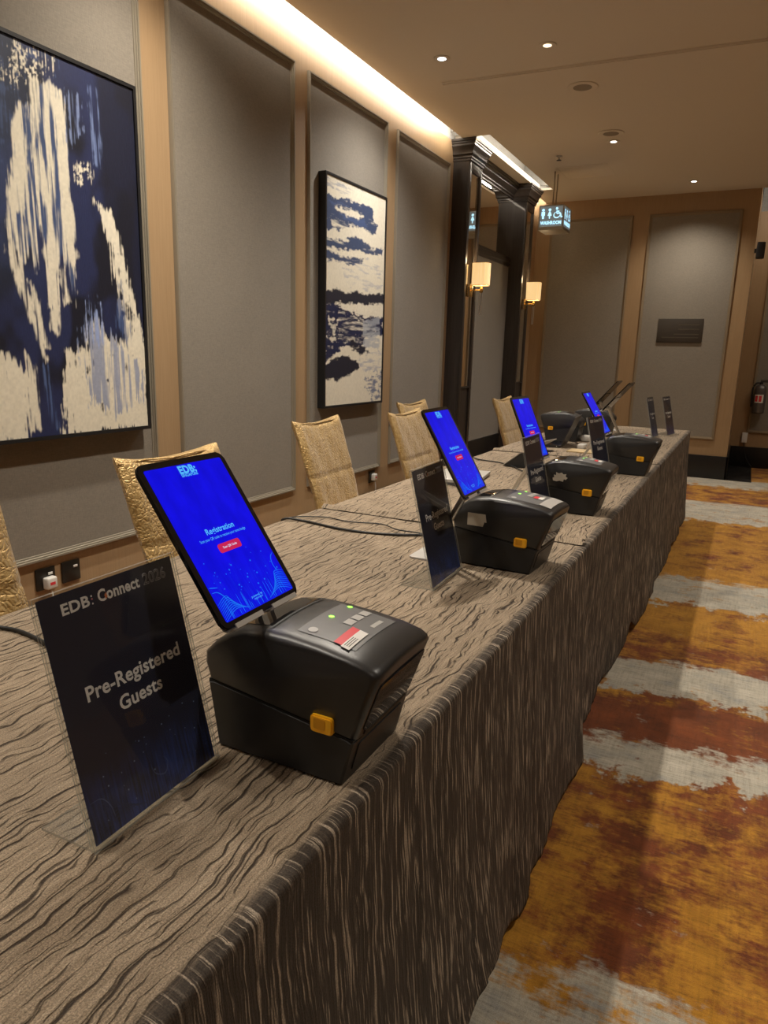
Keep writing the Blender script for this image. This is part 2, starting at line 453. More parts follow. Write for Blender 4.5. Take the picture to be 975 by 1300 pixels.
def thing(name, label, cat, loc=(0, 0, 0), rot=(0, 0, 0), group=None):
    o = bpy.data.objects.new(name, None); COL.objects.link(o); o.empty_display_size = .05
    o.location = loc; o.rotation_euler = rot
    o['label'] = label; o['category'] = cat
    if group: o['group'] = group
    return o
def tag(o, label, cat, group=None):
    o['label'] = label; o['category'] = cat
    if group: o['group'] = group
    return o
def struct(o):
    o['kind'] = 'structure'; return o
def kids(o): return [c for c in bpy.data.objects if c.parent is o]
def dup(root, label, loc, rot):
    r = root.copy(); COL.objects.link(r); r.location = loc; r.rotation_euler = rot; r['label'] = label
    for ch in kids(root):
        c = ch.copy(); COL.objects.link(c); c.parent = r
        for gch in kids(ch):
            d = gch.copy(); COL.objects.link(d); d.parent = c
    return r

# ------------------------------------------------------------------ room shell
XW, YB, ZC, ZW = -2.513, 8.864, 3.116, 3.107
P0, P1 = .448, 2.915          # bottom and top of every wall panel
Y0 = -3.0
XR = 2.7
YR = 10.15                    # wall of the recess beyond the end wall

struct(B('floor', (XW - .3, Y0, -.05), (XR, YR + .1, 0), M['carpet']))
struct(B('floor_threshold', (-.12, YB - .02, 0), (.165, YR, .004), M['marble']))

def panel(parent, axis, c, a, b, z0=P0, z1=P1, fm='frame', side=1):
    """framed linen panel on a wall plane; axis 'x': wall at x=c, spanning y a..b, facing side*x; axis 'y': wall at y=c facing side*y"""
    w, d = .030, .020
    def T(u, v, h):
        return (c + h * side, u, v) if axis == 'x' else (u, c + h * side, v)
    bm = bmesh.new()
    vs = [bm.verts.new(T(*q, .004)) for q in ((a + w * .6, z0 + w * .6), (b - w * .6, z0 + w * .6), (b - w * .6, z1 - w * .6), (a + w * .6, z1 - w * .6))]
    bm.faces.new(vs)
    link_mesh('fabric_panel', bm, M['fabric'], parent)
    prof = [(0, 0), (0, d * .55), (w * .12, d), (w * .38, d), (w * .45, d * .72), (w * .62, d * .72), (w * .72, d * .45), (w * .9, d * .40), (w, d * .1), (w, 0)]
    bm = bmesh.new(); rings = []
    for u, v, su, sv in ((a, z0, 1, 1), (b, z0, -1, 1), (b, z1, -1, -1), (a, z1, 1, -1)):
        rings.append([bm.verts.new(T(u + su * s, v + sv * s, h)) for s, h in prof])
    for i in range(4):
        r0, r1 = rings[i], rings[(i + 1) % 4]
        for k in range(len(prof) - 1): bm.faces.new((r0[k], r0[k + 1], r1[k + 1], r1[k]))
    link_mesh('panel_frame', bm, M[fm], parent, 30)

# left wall
wl = bmesh.new()
NY0, NY1 = 6.13, 8.18          # the dark portal
box(wl, (XW - .12, Y0, 0), (XW, NY0 + .05, ZW))
box(wl, (XW - .12, NY1 - .05, 0), (XW, YB + .1, ZW))
wall_left = struct(link_mesh('wall_left', wl, M['wood']))
for a, b in ((-1.67, -.665), (-.665 + .155, .495), (.50 + .15, 1.35), (1.50, 2.508), (2.677, 3.68), (3.828, 4.848), (5.012, 6.03)):
    panel(wall_left, 'x', XW, a, b)
bm = bmesh.new(); box(bm, (XW, Y0, 0), (XW + .018, NY0, .265), .003)
struct(link_mesh('baseboard_left', bm, M['base']))

# cove behind the ceiling edge: pale wallcovering carrying on up past the ceiling
bm = bmesh.new()
box(bm, (XW - .12, Y0, ZW), (XW - .001, YB + .1, 3.45)); box(bm, (XW - .12, YB + .002, ZC + .06), (-.12, YB + .1, 3.45))
struct(link_mesh('wall_cove', bm, M['cove']))

# end wall, return and recess
bm = bmesh.new(); box(bm, (XW - .1, YB, 0), (-.12, YB + .1, ZC + .06)); box(bm, (-.22, YB + .1, 0), (-.12, YR, ZC + .06))
wall_back = struct(link_mesh('wall_back', bm, M['wood2']))
for a, b in ((-2.345, -1.398), (-1.220, -.274)): panel(wall_back, 'y', YB, a, b, fm='frame2', side=-1)
bm = bmesh.new(); box(bm, (XW, YB - .018, 0), (-.102, YB, .265), .003); box(bm, (-.12, YB - .018, 0), (-.102, YR, .265), .003)
struct(link_mesh('baseboard_back', bm, M['base'], smooth=40))
bm = bmesh.new(); box(bm, (-.12, YR, 0), (XR, YR + .1, ZW))
wall_recess = struct(link_mesh('wall_recess', bm, M['wood2']))
panel(wall_recess, 'y', YR, .055, 1.25, fm='frame2', side=-1)
bm = bmesh.new(); box(bm, (-.10, YR - .018, 0), (XR, YR, .265), .003)
struct(link_mesh('baseboard_recess', bm, M['base'], smooth=40))
bm = bmesh.new(); box(bm, (-.12, YR - .001, ZW), (XR, YR + .1, 3.45))
struct(link_mesh('trim_recess_cove', bm, M['cove']))

# right and rear walls close the room behind the photographer
bm = bmesh.new(); box(bm, (XR, Y0, 0), (XR + .1, YR + .1, 3.45)); wall_right = struct(link_mesh('wall_right', bm, M['wood']))
for k in range(5): panel(wall_right, 'x', XR, 2.0 + k * 1.6, 3.4 + k * 1.6, side=-1)
struct(B('wall_front', (XW - .12, Y0 - .1, 0), (XR + .1, Y0, 3.45), M['wood']))

# ceiling with the slot along the left wall, the notch round the portal and the opening over the recess
XE, XJ = -2.417, -2.174
bm = bmesh.new()
T1 = ZC + .05
box(bm, (XJ, Y0, ZC), (XR, YB, ZC + .02)); box(bm, (XE, Y0, ZC), (XJ, 6.07, ZC + .02)); box(bm, (XE, 8.20, ZC), (XJ, YB, ZC + .02))
box(bm, (-2.70, NY0 + .02, ZC), (-2.312, NY1 - .02, T1))
box(bm, (XW - .12, Y0, 3.44), (XR + .1, YR + .1, 3.50))
ceiling = struct(link_mesh('ceiling', bm, M['ceiling']))
bm = bmesh.new()
box(bm, (XW, 8.205, T1), (XJ, 8.225, 3.44)); box(bm, (XW, 6.03, T1), (-2.312, 6.05, 3.44))
struct(link_mesh('trim_cove_end', bm, M['cove']))
# hairline outline of an access hatch
bm = bmesh.new()
for a, b in (((-1.92, 7.30, ZC - .0015), (-1.915, 7.78, ZC)), ((-1.44, 7.30, ZC - .0015), (-1.435, 7.78, ZC)), ((-1.92, 7.30, ZC - .0015), (-1.435, 7.305, ZC)), ((-1.92, 7.775, ZC - .0015), (-1.435, 7.78, ZC))): box(bm, a, b)
struct(link_mesh('trim_access_hatch', bm, M['ceiling']))

# ------------------------------------------------------------------ dark portal in the left wall
XF = -2.357
portal = struct(thing('trim_portal', 'x', 'x')); del portal['label']; del portal['category']
def column(y0, y1):
    bm = bmesh.new()
    fr, t = .045, .016
    box(bm, (-2.64, y0, 0), (XF - t, y1, ZC - .001))
    # face frame round a sunk panel
    for a, b in (((XF - t, y0, .36), (XF, y0 + fr, 2.955)), ((XF - t, y1 - fr, .36), (XF, y1, 2.955)), ((XF - t, y0 + fr, 2.87), (XF, y1 - fr, 2.955)), ((XF - t, y0 + fr, .36), (XF, y1 - fr, .47)), ((XF - t, y0 + fr, 1.02), (XF, y1 - fr, 1.03))):
        box(bm, a, b, .003)
    box(bm, (XF - t, y0 - .008, 0), (XF + .012, y1 + .008, .36), .004)
    c = link_mesh('column', bm, M['dark'], portal, 35)
    B('mirror_strip', (XF - t, y0 + fr + .002, 1.035), (XF - t + .003, y1 - fr - .002, 2.865), M['mirror'], c)
    # crown of stepped mouldings on three sides
    prof = [(.0, 2.950), (.010, 2.950), (.010, 2.965), (.016, 2.972), (.016, 2.985), (.030, 3.000), (.030, 3.018), (.038, 3.040), (.052, 3.060), (.052, 3.076), (.060, 3.080), (.060, 3.092), (.068, 3.096), (.068, ZC - .002), (0, ZC - .002)]
    bm = bmesh.new(); rings = []
    for x, y, sx, sy in ((XW, y0, 0, -1), (XF, y0, 1, -1), (XF, y1, 1, 1), (-2.50, y1, 0, 1)):
        rings.append([bm.verts.new((x + sx * s, y + sy * s, z)) for s, z in prof])
    for r0, r1 in zip(rings, rings[1:]):
        for k in range(len(prof) - 1): bm.faces.new((r0[k], r0[k + 1], r1[k + 1], r1[k]))
    link_mesh('crown_moulding', bm, M['dark'], portal, 30)
column(NY0, NY0 + .31); column(NY1 - .31, NY1)
ya, yb = NY0 + .31, NY1 - .31
bm = bmesh.new()   # cornice between the columns
prof = [(.0, 2.975), (.010, 2.975), (.010, 2.99), (.022, 3.0), (.022, 3.012), (.04, 3.03), (.06, 3.05), (.06, 3.062), (.075, 3.07), (.075, 3.088), (.085, 3.092), (.085, ZC - .002), (0, ZC - .002)]
extrude_profile(bm, prof, (-2.516, ya, 0), (1, 0, 0), (0, 0, 1), (0, 1, 0), yb - ya)
link_mesh('cornice', bm, M['dark'], portal, 30)
bm = bmesh.new()   # rail under the mirror
extrude_profile(bm, [(0, 2.28), (.008, 2.28), (.008, 2.31), (.022, 2.32), (.022, 2.35), (.014, 2.355), (.014, 2.375), (0, 2.38)], (-2.518, ya, 0), (1, 0, 0), (0, 0, 1), (0, 1, 0), yb - ya)
link_mesh('rail', bm, M['dark'], portal, 30)
B('mirror', (-2.53, ya - .005, 2.36), (-2.515, yb + .005, 2.99), M['mirror'], portal)
B('backing', (-2.66, ya - .05, 0), (-2.53, yb + .05, ZC + .1), M['dark'], portal)
B('fabric_panel', (-2.529, ya - .01, .448), (-2.517, yb + .01, 2.285), M['niche'], portal)
B('plinth', (-2.529, ya - .01, 0), (-2.508, yb + .01, .448), M['base'], portal, .003)

# ------------------------------------------------------------------ paintings
def grid_noise(n, m, a, b, seed, octv=3):
    rs = np.random.RandomState(seed); out = np.zeros((n, m)); amp = 1.; tot = 0
    for o in range(octv):
        ga, gb = max(2, int(a * 2 ** o)), max(2, int(b * 2 ** o))
        q = rs.rand(ga + 1, gb + 1); u = np.linspace(0, ga - 1e-6, n); v = np.linspace(0, gb - 1e-6, m)
        i, j = u.astype(int), v.astype(int); fu, fv = (u - i)[:, None], (v - j)[None]
        fu, fv = fu * fu * (3 - 2 * fu), fv * fv * (3 - 2 * fv)
        out += amp * (q[i][:, j] * (1 - fu) * (1 - fv) + q[i + 1][:, j] * fu * (1 - fv) + q[i][:, j + 1] * (1 - fu) * fv + q[i + 1][:, j + 1] * fu * fv)
        tot += amp; amp *= .55
    return out / tot
def sdf(poly, U, V, asp):
    P = np.array(poly, float) * [1, asp]; d = np.full(U.shape, 9.); ins = np.zeros(U.shape, bool); X, Y = U, V * asp
    for (x0, y0), (x1, y1) in zip(P, np.roll(P, -1, 0)):
        ex, ey = x1 - x0, y1 - y0; wx, wy = X - x0, Y - y0
        t = np.clip((wx * ex + wy * ey) / (ex * ex + ey * ey + 1e-9), 0, 1)
        d = np.minimum(d, np.hypot(wx - t * ex, wy - t * ey))
        c = (y0 > Y) != (y1 > Y); xi = x0 + (Y - y0) / (y1 - y0 + 1e-12) * ex; ins ^= c & (X < xi)
    return np.where(ins, d, -d)
def step(x, a, b):
    t = np.clip((x - a) / (b - a), 0, 1); return t * t * (3 - 2 * t)
NAVY, DARK, BLUE, CREAM = (np.array(c) for c in ((.020, .027, .085), (.010, .011, .022), (.075, .12, .27), (.80, .74, .60)))

def canvas(name, parent, x, y0, y1, z0, z1, colors, n, m):
    ys = np.linspace(y0, y1, n); zs = np.linspace(z0, z1, m)
    YY, ZZ = np.meshgrid(ys, zs, indexing='ij')
    co = np.stack([np.full(YY.size, x), YY.ravel(), ZZ.ravel()], 1)
    idx = np.arange(n * m).reshape(n, m)
    f = np.stack([idx[:-1, :-1], idx[1:, :-1], idx[1:, 1:], idx[:-1, 1:]], -1).reshape(-1, 4)
    me = bpy.data.meshes.new(name); me.from_pydata(co.tolist(), [], f.tolist())
    at = me.color_attributes.new('paint', 'FLOAT_COLOR', 'POINT')
    at.data.foreach_set('color', np.concatenate([colors.reshape(-1, 3), np.ones((n * m, 1))], 1).astype(np.float32).ravel())
    pm = mat(name + '_paint', (1, 1, 1), .45); g = G(pm)
    a = g.n('ShaderNodeAttribute', attribute_name='paint').outputs['Color']; g.color(a)
    g.bump(g.noise(g.scale(g.pos(), (1, 90, 14)), 3, 3), .2, .003)
    me.materials.append(pm)
    o = bpy.data.objects.new(name, me); COL.objects.link(o); o.parent = parent; return o

def picture_frame(label, y0, y1, z0, z1, depth):
    t = thing('framed_painting', label, 'painting', (XW, (y0 + y1) / 2, z0))
    c = (y0 + y1) / 2; bm = bmesh.new(); w = .014
    for a, b in (((0, y0, z0), (depth, y0 + w, z1)), ((0, y1 - w, z0), (depth, y1, z1)), ((0, y0 + w, z0), (depth, y1 - w, z0 + w)), ((0, y0 + w, z1 - w), (depth, y1 - w, z1)), ((0, y0 + w, z0 + w), (depth - .024, y1 - w, z1 - w))):
        box(bm, (a[0] + .001, a[1] - c, a[2] - z0), (b[0], b[1] - c, b[2] - z0))
    link_mesh('frame', bm, M['black'], t)
    return t

def paint_one():
    n, m = 230, 400; asp = 1.44 / .853
    U, V = np.meshgrid(np.linspace(0, 1, n), np.linspace(0, 1, m), indexing='ij')
    st = grid_noise(n, m, 70, 5, 1, 3); st2 = grid_noise(n, m, 34, 4, 2, 3); ed = grid_noise(n, m, 26, 40, 3, 3); bl = grid_noise(n, m, 5, 6, 4, 3); fine = grid_noise(n, m, 90, 130, 5, 2)
    col = NAVY[None, None] * (1 - step(bl, .42, .6)[..., None]) + DARK * step(bl, .42, .6)[..., None]
    upl = step(.55 - U, 0, .5) * step(V, .3, .6)
    col = col * (1 - .35 * upl[..., None]) + BLUE * .35 * upl[..., None]
    rt = step(U, .74, .80) * step(V, .22, .5) ; col = col * (1 - .8 * rt[..., None]) + DARK * .8 * rt[..., None]
    vs = grid_noise(n, m, 120, 10, 6, 3); dry = grid_noise(n, m, 60, 30, 7, 3)
    def lay(poly, edge, thr, streak, tint=CREAM, opac=1.):
        nonlocal col
        d = sdf(poly, U, V, asp) + ((ed - .5) * .35 + (vs - .5) * .9 + (dry - .5) * .5) * max(edge, .03) * 1.5
        q = streak * .55 + vs * .45
        k = step(d, -.006, .012) * (opac if thr is None else opac * step(q, thr - .10, thr + .07))
        col = col * (1 - k[..., None]) + tint * k[..., None]
    lay([(0, .63), (0, 1), (.5, 1), (.4, .9), (.33, .86), (.26, .7)], .2, .62, ed, BLUE, .5)
    body = [(.25, .63), (.29, .77), (.33, .85), (.4, .86), (.44, .92), (.5, .93), (.57, .92), (.59, .87), (.58, .65), (.60, .55), (.56, .36), (.53, .45), (.50, .50), (.46, .36), (.41, .35), (.42, .50), (.40, .56), (.36, .44), (.34, .50), (.30, .46), (.25, .50), (.22, .54)]
    lay(body, .03, None, st, BLUE * .9, .75)
    lay(body, .03, .50, st)
    lay([(.40, .93), (.47, .93), (.44, .80), (.38, .72)], .02, .46, st2, CREAM)
    lay([(.25, .60), (.29, .77), (.34, .85), (.37, .85), (.36, .7), (.33, .56)], .03, .38, st2)
    lay([(.51, .90), (.575, .90), (.58, .6), (.60, .5), (.57, .45), (.53, .5), (.53, .7)], .02, .36, st)
    lay([(.39, .86), (.43, .86), (.47, .62), (.45, .58), (.40, .66)], .015, .40, st)
    for q in ([(.245, .52), (.28, .47), (.34, .33), (.39, .21), (.37, .20), (.31, .31), (.25, .41), (.22, .48)], [(.40, .50), (.44, .54), (.485, .40), (.45, .28), (.42, .29), (.43, .40)], [(.47, .46), (.52, .47), (.55, .37), (.50, .36)],
              [(.31, .42), (.35, .40), (.40, .24), (.36, .23)]):
        lay(q, .02, .40, st)
    lay([(.13, .24), (.22, .21), (.29, .17), (.26, -.01), (-.1, -.01), (-.1, .27)], .05, .30, ed)
    lay([(.27, .23), (.31, .20), (.325, .02), (.25, .01)], .02, .36, st)
    lay([(.34, .2), (.38, .2), (.42, .02), (.36, .01)], .01, .57, st, BLUE)
    rl = [(.48, .23), (.61, .25), (.65, .33), (.7, .34), (.75, .29), (.82, .26), (.88, .28), (.96, .36), (1.01, .30), (1.01, -.01), (.45, -.01)]
    lay(rl, .07, .30, ed)
    lay([(.58, .26), (.67, .36), (.75, .30), (.85, .23), (.97, .17), (.97, .09), (.78, .05), (.62, .09)], .1, .46, st2, BLUE * 1.3 + .1, .75)
    lay([(.62, .27), (.67, .40), (.72, .33), (.74, .25)], .06, .50, st, BLUE * 2 + .15, .8)
    lay([(.72, .66), (.82, .64), (.86, .58), (.9, .49), (.97, .35), (.98, .23), (.88, .26), (.83, .39), (.80, .55)], .05, .40, ed)
    lay([(.80, .34), (.86, .45), (.90, .30), (.88, .24)], .05, .50, st, BLUE, .8)
    lay([(.73, .96), (.78, .96), (.77, .75), (.73, .76)], .03, .55, st, BLUE * 1.5 + .08, .8)
    lay([(.59, .93), (.66, .92), (.67, .84), (.60, .80)], .08, .52, st2, BLUE * 1.6 + .12, .8)
    lay([(.6, .74), (.7, .755), (.71, .72), (.66, .70), (.59, .70)], .05, .52, fine)
    lay([(.33, .99), (.5, .97), (.46, .93), (.36, .90), (.28, .90)], .09, .58, fine)
    return np.clip(col * (.9 + .2 * fine[..., None]), 0, 1), n, m
pt = picture_frame('large navy and cream abstract painting with vertical strokes, nearest the tablet in the foreground', 1.575, 2.428, .95, 2.39, .058)
c_, n_, m_ = paint_one()
canvas('painted_canvas', pt, .052, 1.59 - 2.0015, 2.413 - 2.0015, .015, 1.425, c_, n_, m_)

def paint_two():
    n, m = 170, 330; asp = 1.445 / .83
    U, V = np.meshgrid(np.linspace(0, 1, n), np.linspace(0, 1, m), indexing='ij')
    bend = (.03 * np.sin(U * 4)).astype(float)
    st = grid_noise(n, m, 4, 75, 11, 3); st2 = grid_noise(n, m, 6, 40, 12, 3); ed = grid_noise(n, m, 22, 40, 13, 3); fine = grid_noise(n, m, 80, 120, 14, 2)
    col = np.ones((n, m, 3)) * CREAM
    hs = grid_noise(n, m, 9, 110, 15, 3); dry = grid_noise(n, m, 26, 60, 16, 3)
    def lay(poly, edge, thr, streak, tint=NAVY, opac=1.):
        nonlocal col
        d = sdf(poly, U, V, asp) + ((ed - .5) * .4 + (hs - .5) * .6 + (dry - .5) * .6) * max(edge, .035) * 1.5
        q = streak * .5 + hs * .5
        k = step(d, -.006, .012) * (opac if thr is None else opac * step(q, thr - .12, thr + .10))
        col = col * (1 - k[..., None]) + tint * k[..., None]
    MB = np.array((.05, .075, .155))
    lay([(.01, .99), (.6, .99), (.5, .93), (.01, .96)], .06, .55, st, BLUE, .5)
    lay([(-.02, .92), (.19, .92), (.38, .93), (.76, .94), (.77, .88), (.86, .86), (.77, .81), (.61, .83), (.39, .82), (.26, .79), (-.02, .77)], .05, .30, st, MB)
    lay([(.02, .90), (.3, .90), (.6, .87), (.7, .83), (.3, .83)], .05, .52, st2, BLUE, .7)
    lay([(.12, .885), (.38, .895), (.62, .885), (.55, .865), (.35, .858), (.16, .86)], .03, .34, st, CREAM)
    lay([(.02, .83), (.4, .83), (.75, .82), (.5, .80), (.1, .79)], .04, .52, st, CREAM)
    lay([(-.02, .74), (.29, .75), (.46, .785), (.63, .77), (.74, .75), (.97, .76), (.95, .73), (.63, .71), (.6, .72), (.3, .71), (-.02, .70)], .04, .28, st, MB)
    lay([(-.02, .69), (.3, .68), (.64, .70), (.6, .675), (.43, .65), (-.02, .645)], .04, .32, st, MB)
    lay([(.27, .62), (.64, .69), (.92, .73), (.96, .56), (.65, .54), (.3, .57)], .1, .60, st2, BLUE * 1.4, .35)
    lay([(-.02, .51), (.18, .535), (.3, .52), (.51, .54), (.65, .53), (1.01, .55), (1.01, .495), (.47, .475), (.21, .47), (-.02, .45)], .035, None, st, DARK * 1.4 + .006)
    lay([(-.02, .46), (.21, .46), (.31, .445), (.66, .42), (1.01, .43), (1.01, .34), (.70, .32), (.59, .27), (.32, .28), (.16, .24), (-.02, .19)], .06, .26, ed, NAVY * .8)
    lay([(.2, .46), (.5, .46), (1.01, .47), (1.01, .435), (.66, .43), (.35, .45)], .03, .4, st, CREAM, .8)
    lay([(.2, .43), (.6, .41), (.9, .36), (.6, .29), (.2, .30)], .04, .58, st, CREAM, .85)
    lay([(.62, .40), (.94, .43), (.95, .27), (.64, .27)], .03, .45, st2, np.array((.40, .43, .48)), .75)
    lay([(.05, .40), (.18, .38), (.16, .30), (.03, .30)], .1, .52, ed, CREAM, .9)
    lay([(-.02, .18), (.09, .21), (.32, .235), (.56, .20), (.58, .17), (.39, .135), (.19, .115), (-.02, .125)], .025, None, st, DARK * 1.3 + .004)
    lay([(.40, .31), (.67, .275), (.76, .25), (.6, .235), (.4, .27)], .03, .30, st2, DARK * 1.5)
    lay([(.55, .22), (.97, .26), (.97, .16), (.62, .15)], .06, .56, st, BLUE * 1.5, .5)
    lay([(.66, .12), (1.0, .15), (1.0, .01), (.84, .01), (.68, .07)], .09, .50, ed, BLUE * .9, .85)
    return np.clip(col * (.92 + .16 * fine[..., None]), 0, 1), n, m
pt = picture_frame('narrow framed seascape-like abstract of navy bands on cream, on the panel beyond the plain one', 3.95, 4.78, .955, 2.40, .058)
c_, n_, m_ = paint_two()
canvas('painted_canvas', pt, .052, 3.965 - 4.365, 4.765 - 4.365, .015, 1.43, c_, n_, m_)

# ------------------------------------------------------------------ tablecloths
def tablecloth(label, y0, y1, seed, flare, z_lift=0., hem=([0, 1], [0, 0])):
    rs = np.random.RandomState(seed)
    XB, XT, ZT = -1.372, -.386, .75 + z_lift
    sec = []                                            # (x, z, fall) going from the back hem over the top to the front hem
    for k in range(6): sec.append((XB - z_lift, .56 + (ZT - .012 - .56) * k / 5, 0.))
    for k in range(1, 4): a = R(180 - 30 * k); sec.append((XB - z_lift + .012 + .012 * math.cos(a), ZT - .012 + .012 * math.sin(a), 0.))
    nt = 70
    for k in range(1, nt): sec.append((XB + .012 + (XT - .014 - XB - .012) * k / nt, ZT, 0.))
    for k in range(0, 7): a = R(90 - 15 * k); sec.append((XT - .014 + z_lift + .014 * math.cos(a), ZT - .014 + .014 * math.sin(a), 0.))
    nd = 46
    for k in range(1, nd + 1): sec.append((XT + z_lift, ZT - .014 - (ZT - .014 - .03) * k / nd, k / nd))
    sec = np.array(sec); m = len(sec)
    n = int((y1 - y0) / .014) + 1
    ys = np.linspace(y0, y1, n)
    arc = np.concatenate([[0], np.cumsum(np.hypot(np.diff(sec[:, 0]), np.diff(sec[:, 1])))])
    X = np.tile(sec[:, 0], (n, 1)); Z = np.tile(sec[:, 1], (n, 1)); Yg = np.tile(ys[:, None], (1, m)); F = np.tile(sec[:, 2], (n, 1))
    lo = grid_noise(n, m, max(3, (y1 - y0) * 5), 3, seed, 2) - .5
    hi = grid_noise(n, m, (y1 - y0) * 38, 4, seed + 1, 2) - .5
    mid = grid_noise(n, m, max(3, (y1 - y0) * 14), 26, seed + 2, 2) - .5
    fl = np.interp(ys, *flare)[:, None]
    X = X + np.where(F > 0, fl * F ** 1.4 + .035 * lo * F + .010 * hi * np.minimum(1, F * 6), 0)
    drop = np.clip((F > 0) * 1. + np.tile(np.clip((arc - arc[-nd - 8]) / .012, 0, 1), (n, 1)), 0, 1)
    top = (F == 0) & (Z > ZT - .002)
    Z = Z + np.where(top, .0035 * mid - .0018, 0)
    Z = Z + np.where(F > 0, (.05 * np.abs(lo) + .012 * hi) * F ** 6 + np.interp(ys, *hem)[:, None] * F ** 3, 0)
    co = np.stack([X, Yg, Z], -1).reshape(-1, 3); idx = np.arange(n * m).reshape(n, m)
    f = np.stack([idx[:-1, :-1], idx[1:, :-1], idx[1:, 1:], idx[:-1, 1:]], -1).reshape(-1, 4)
    me = bpy.data.meshes.new('tablecloth'); me.from_pydata(co.tolist(), [], f.tolist())
    uv = me.uv_layers.new(name='UVMap'); li = np.empty(len(me.loops), np.int32); me.loops.foreach_get('vertex_index', li)
    UV = np.stack([Yg + seed * 3.1, np.tile(arc, (n, 1))], -1).reshape(-1, 2)
    uv.data.foreach_set('uv', UV[li].astype(np.float32).ravel())
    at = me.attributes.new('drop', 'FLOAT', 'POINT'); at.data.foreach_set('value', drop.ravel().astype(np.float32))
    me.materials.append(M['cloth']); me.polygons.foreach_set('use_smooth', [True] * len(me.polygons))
    o = bpy.data.objects.new('tablecloth', me); COL.objects.link(o)
    md = o.modifiers.new('thickness', 'SOLIDIFY'); md.thickness = .0016; md.offset = -1
    return tag(o, label, 'tablecloth', 'crinkled brown tablecloths on the registration tables')
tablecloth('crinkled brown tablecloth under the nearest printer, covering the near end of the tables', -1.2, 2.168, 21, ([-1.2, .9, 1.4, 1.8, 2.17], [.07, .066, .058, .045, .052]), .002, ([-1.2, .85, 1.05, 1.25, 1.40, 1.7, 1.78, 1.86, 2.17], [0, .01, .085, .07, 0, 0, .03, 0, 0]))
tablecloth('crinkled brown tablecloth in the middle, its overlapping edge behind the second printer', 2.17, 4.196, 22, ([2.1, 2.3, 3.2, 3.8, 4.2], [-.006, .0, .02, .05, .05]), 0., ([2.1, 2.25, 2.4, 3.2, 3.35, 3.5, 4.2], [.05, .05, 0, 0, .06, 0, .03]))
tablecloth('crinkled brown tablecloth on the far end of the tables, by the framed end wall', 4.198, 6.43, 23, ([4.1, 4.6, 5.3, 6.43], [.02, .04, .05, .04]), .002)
# rucked flap where two cloths overlap
def flap(label, xa, xb, y0, seed):
    n, m = 46, 12; rs = np.random.RandomState(seed); nz = grid_noise(n, m, 11, 3, seed, 3)
    bm = bmesh.new(); V = []
    for i in range(n):
        x = xa + (xb - xa) * i / (n - 1); row = []
        for j in range(m):
            t = j / (m - 1)
            z = .753 + .012 * math.sin(math.pi * t) * (nz[i, j] * 1.5) + .0015
            row.append(bm.verts.new((x, y0 + .055 * (t - .5) + .02 * (nz[i, 0] - .5), z)))
        V.append(row)
    uv = bm.loops.layers.uv.new('UVMap')
    for i in range(n - 1):
        for j in range(m - 1):
            f = bm.faces.new((V[i][j], V[i + 1][j], V[i + 1][j + 1], V[i][j + 1]))
            for l in f.loops: l[uv].uv = (l.vert.co.y + 40, l.vert.co.x)
    return link_mesh('hem_ruck', bm, M['cloth'], bpy.data.objects.get(label), 60)
flap('tablecloth.001', -1.36, -.40, 2.20, 5)
flap('tablecloth.002', -1.36, -.40, 4.19, 6)

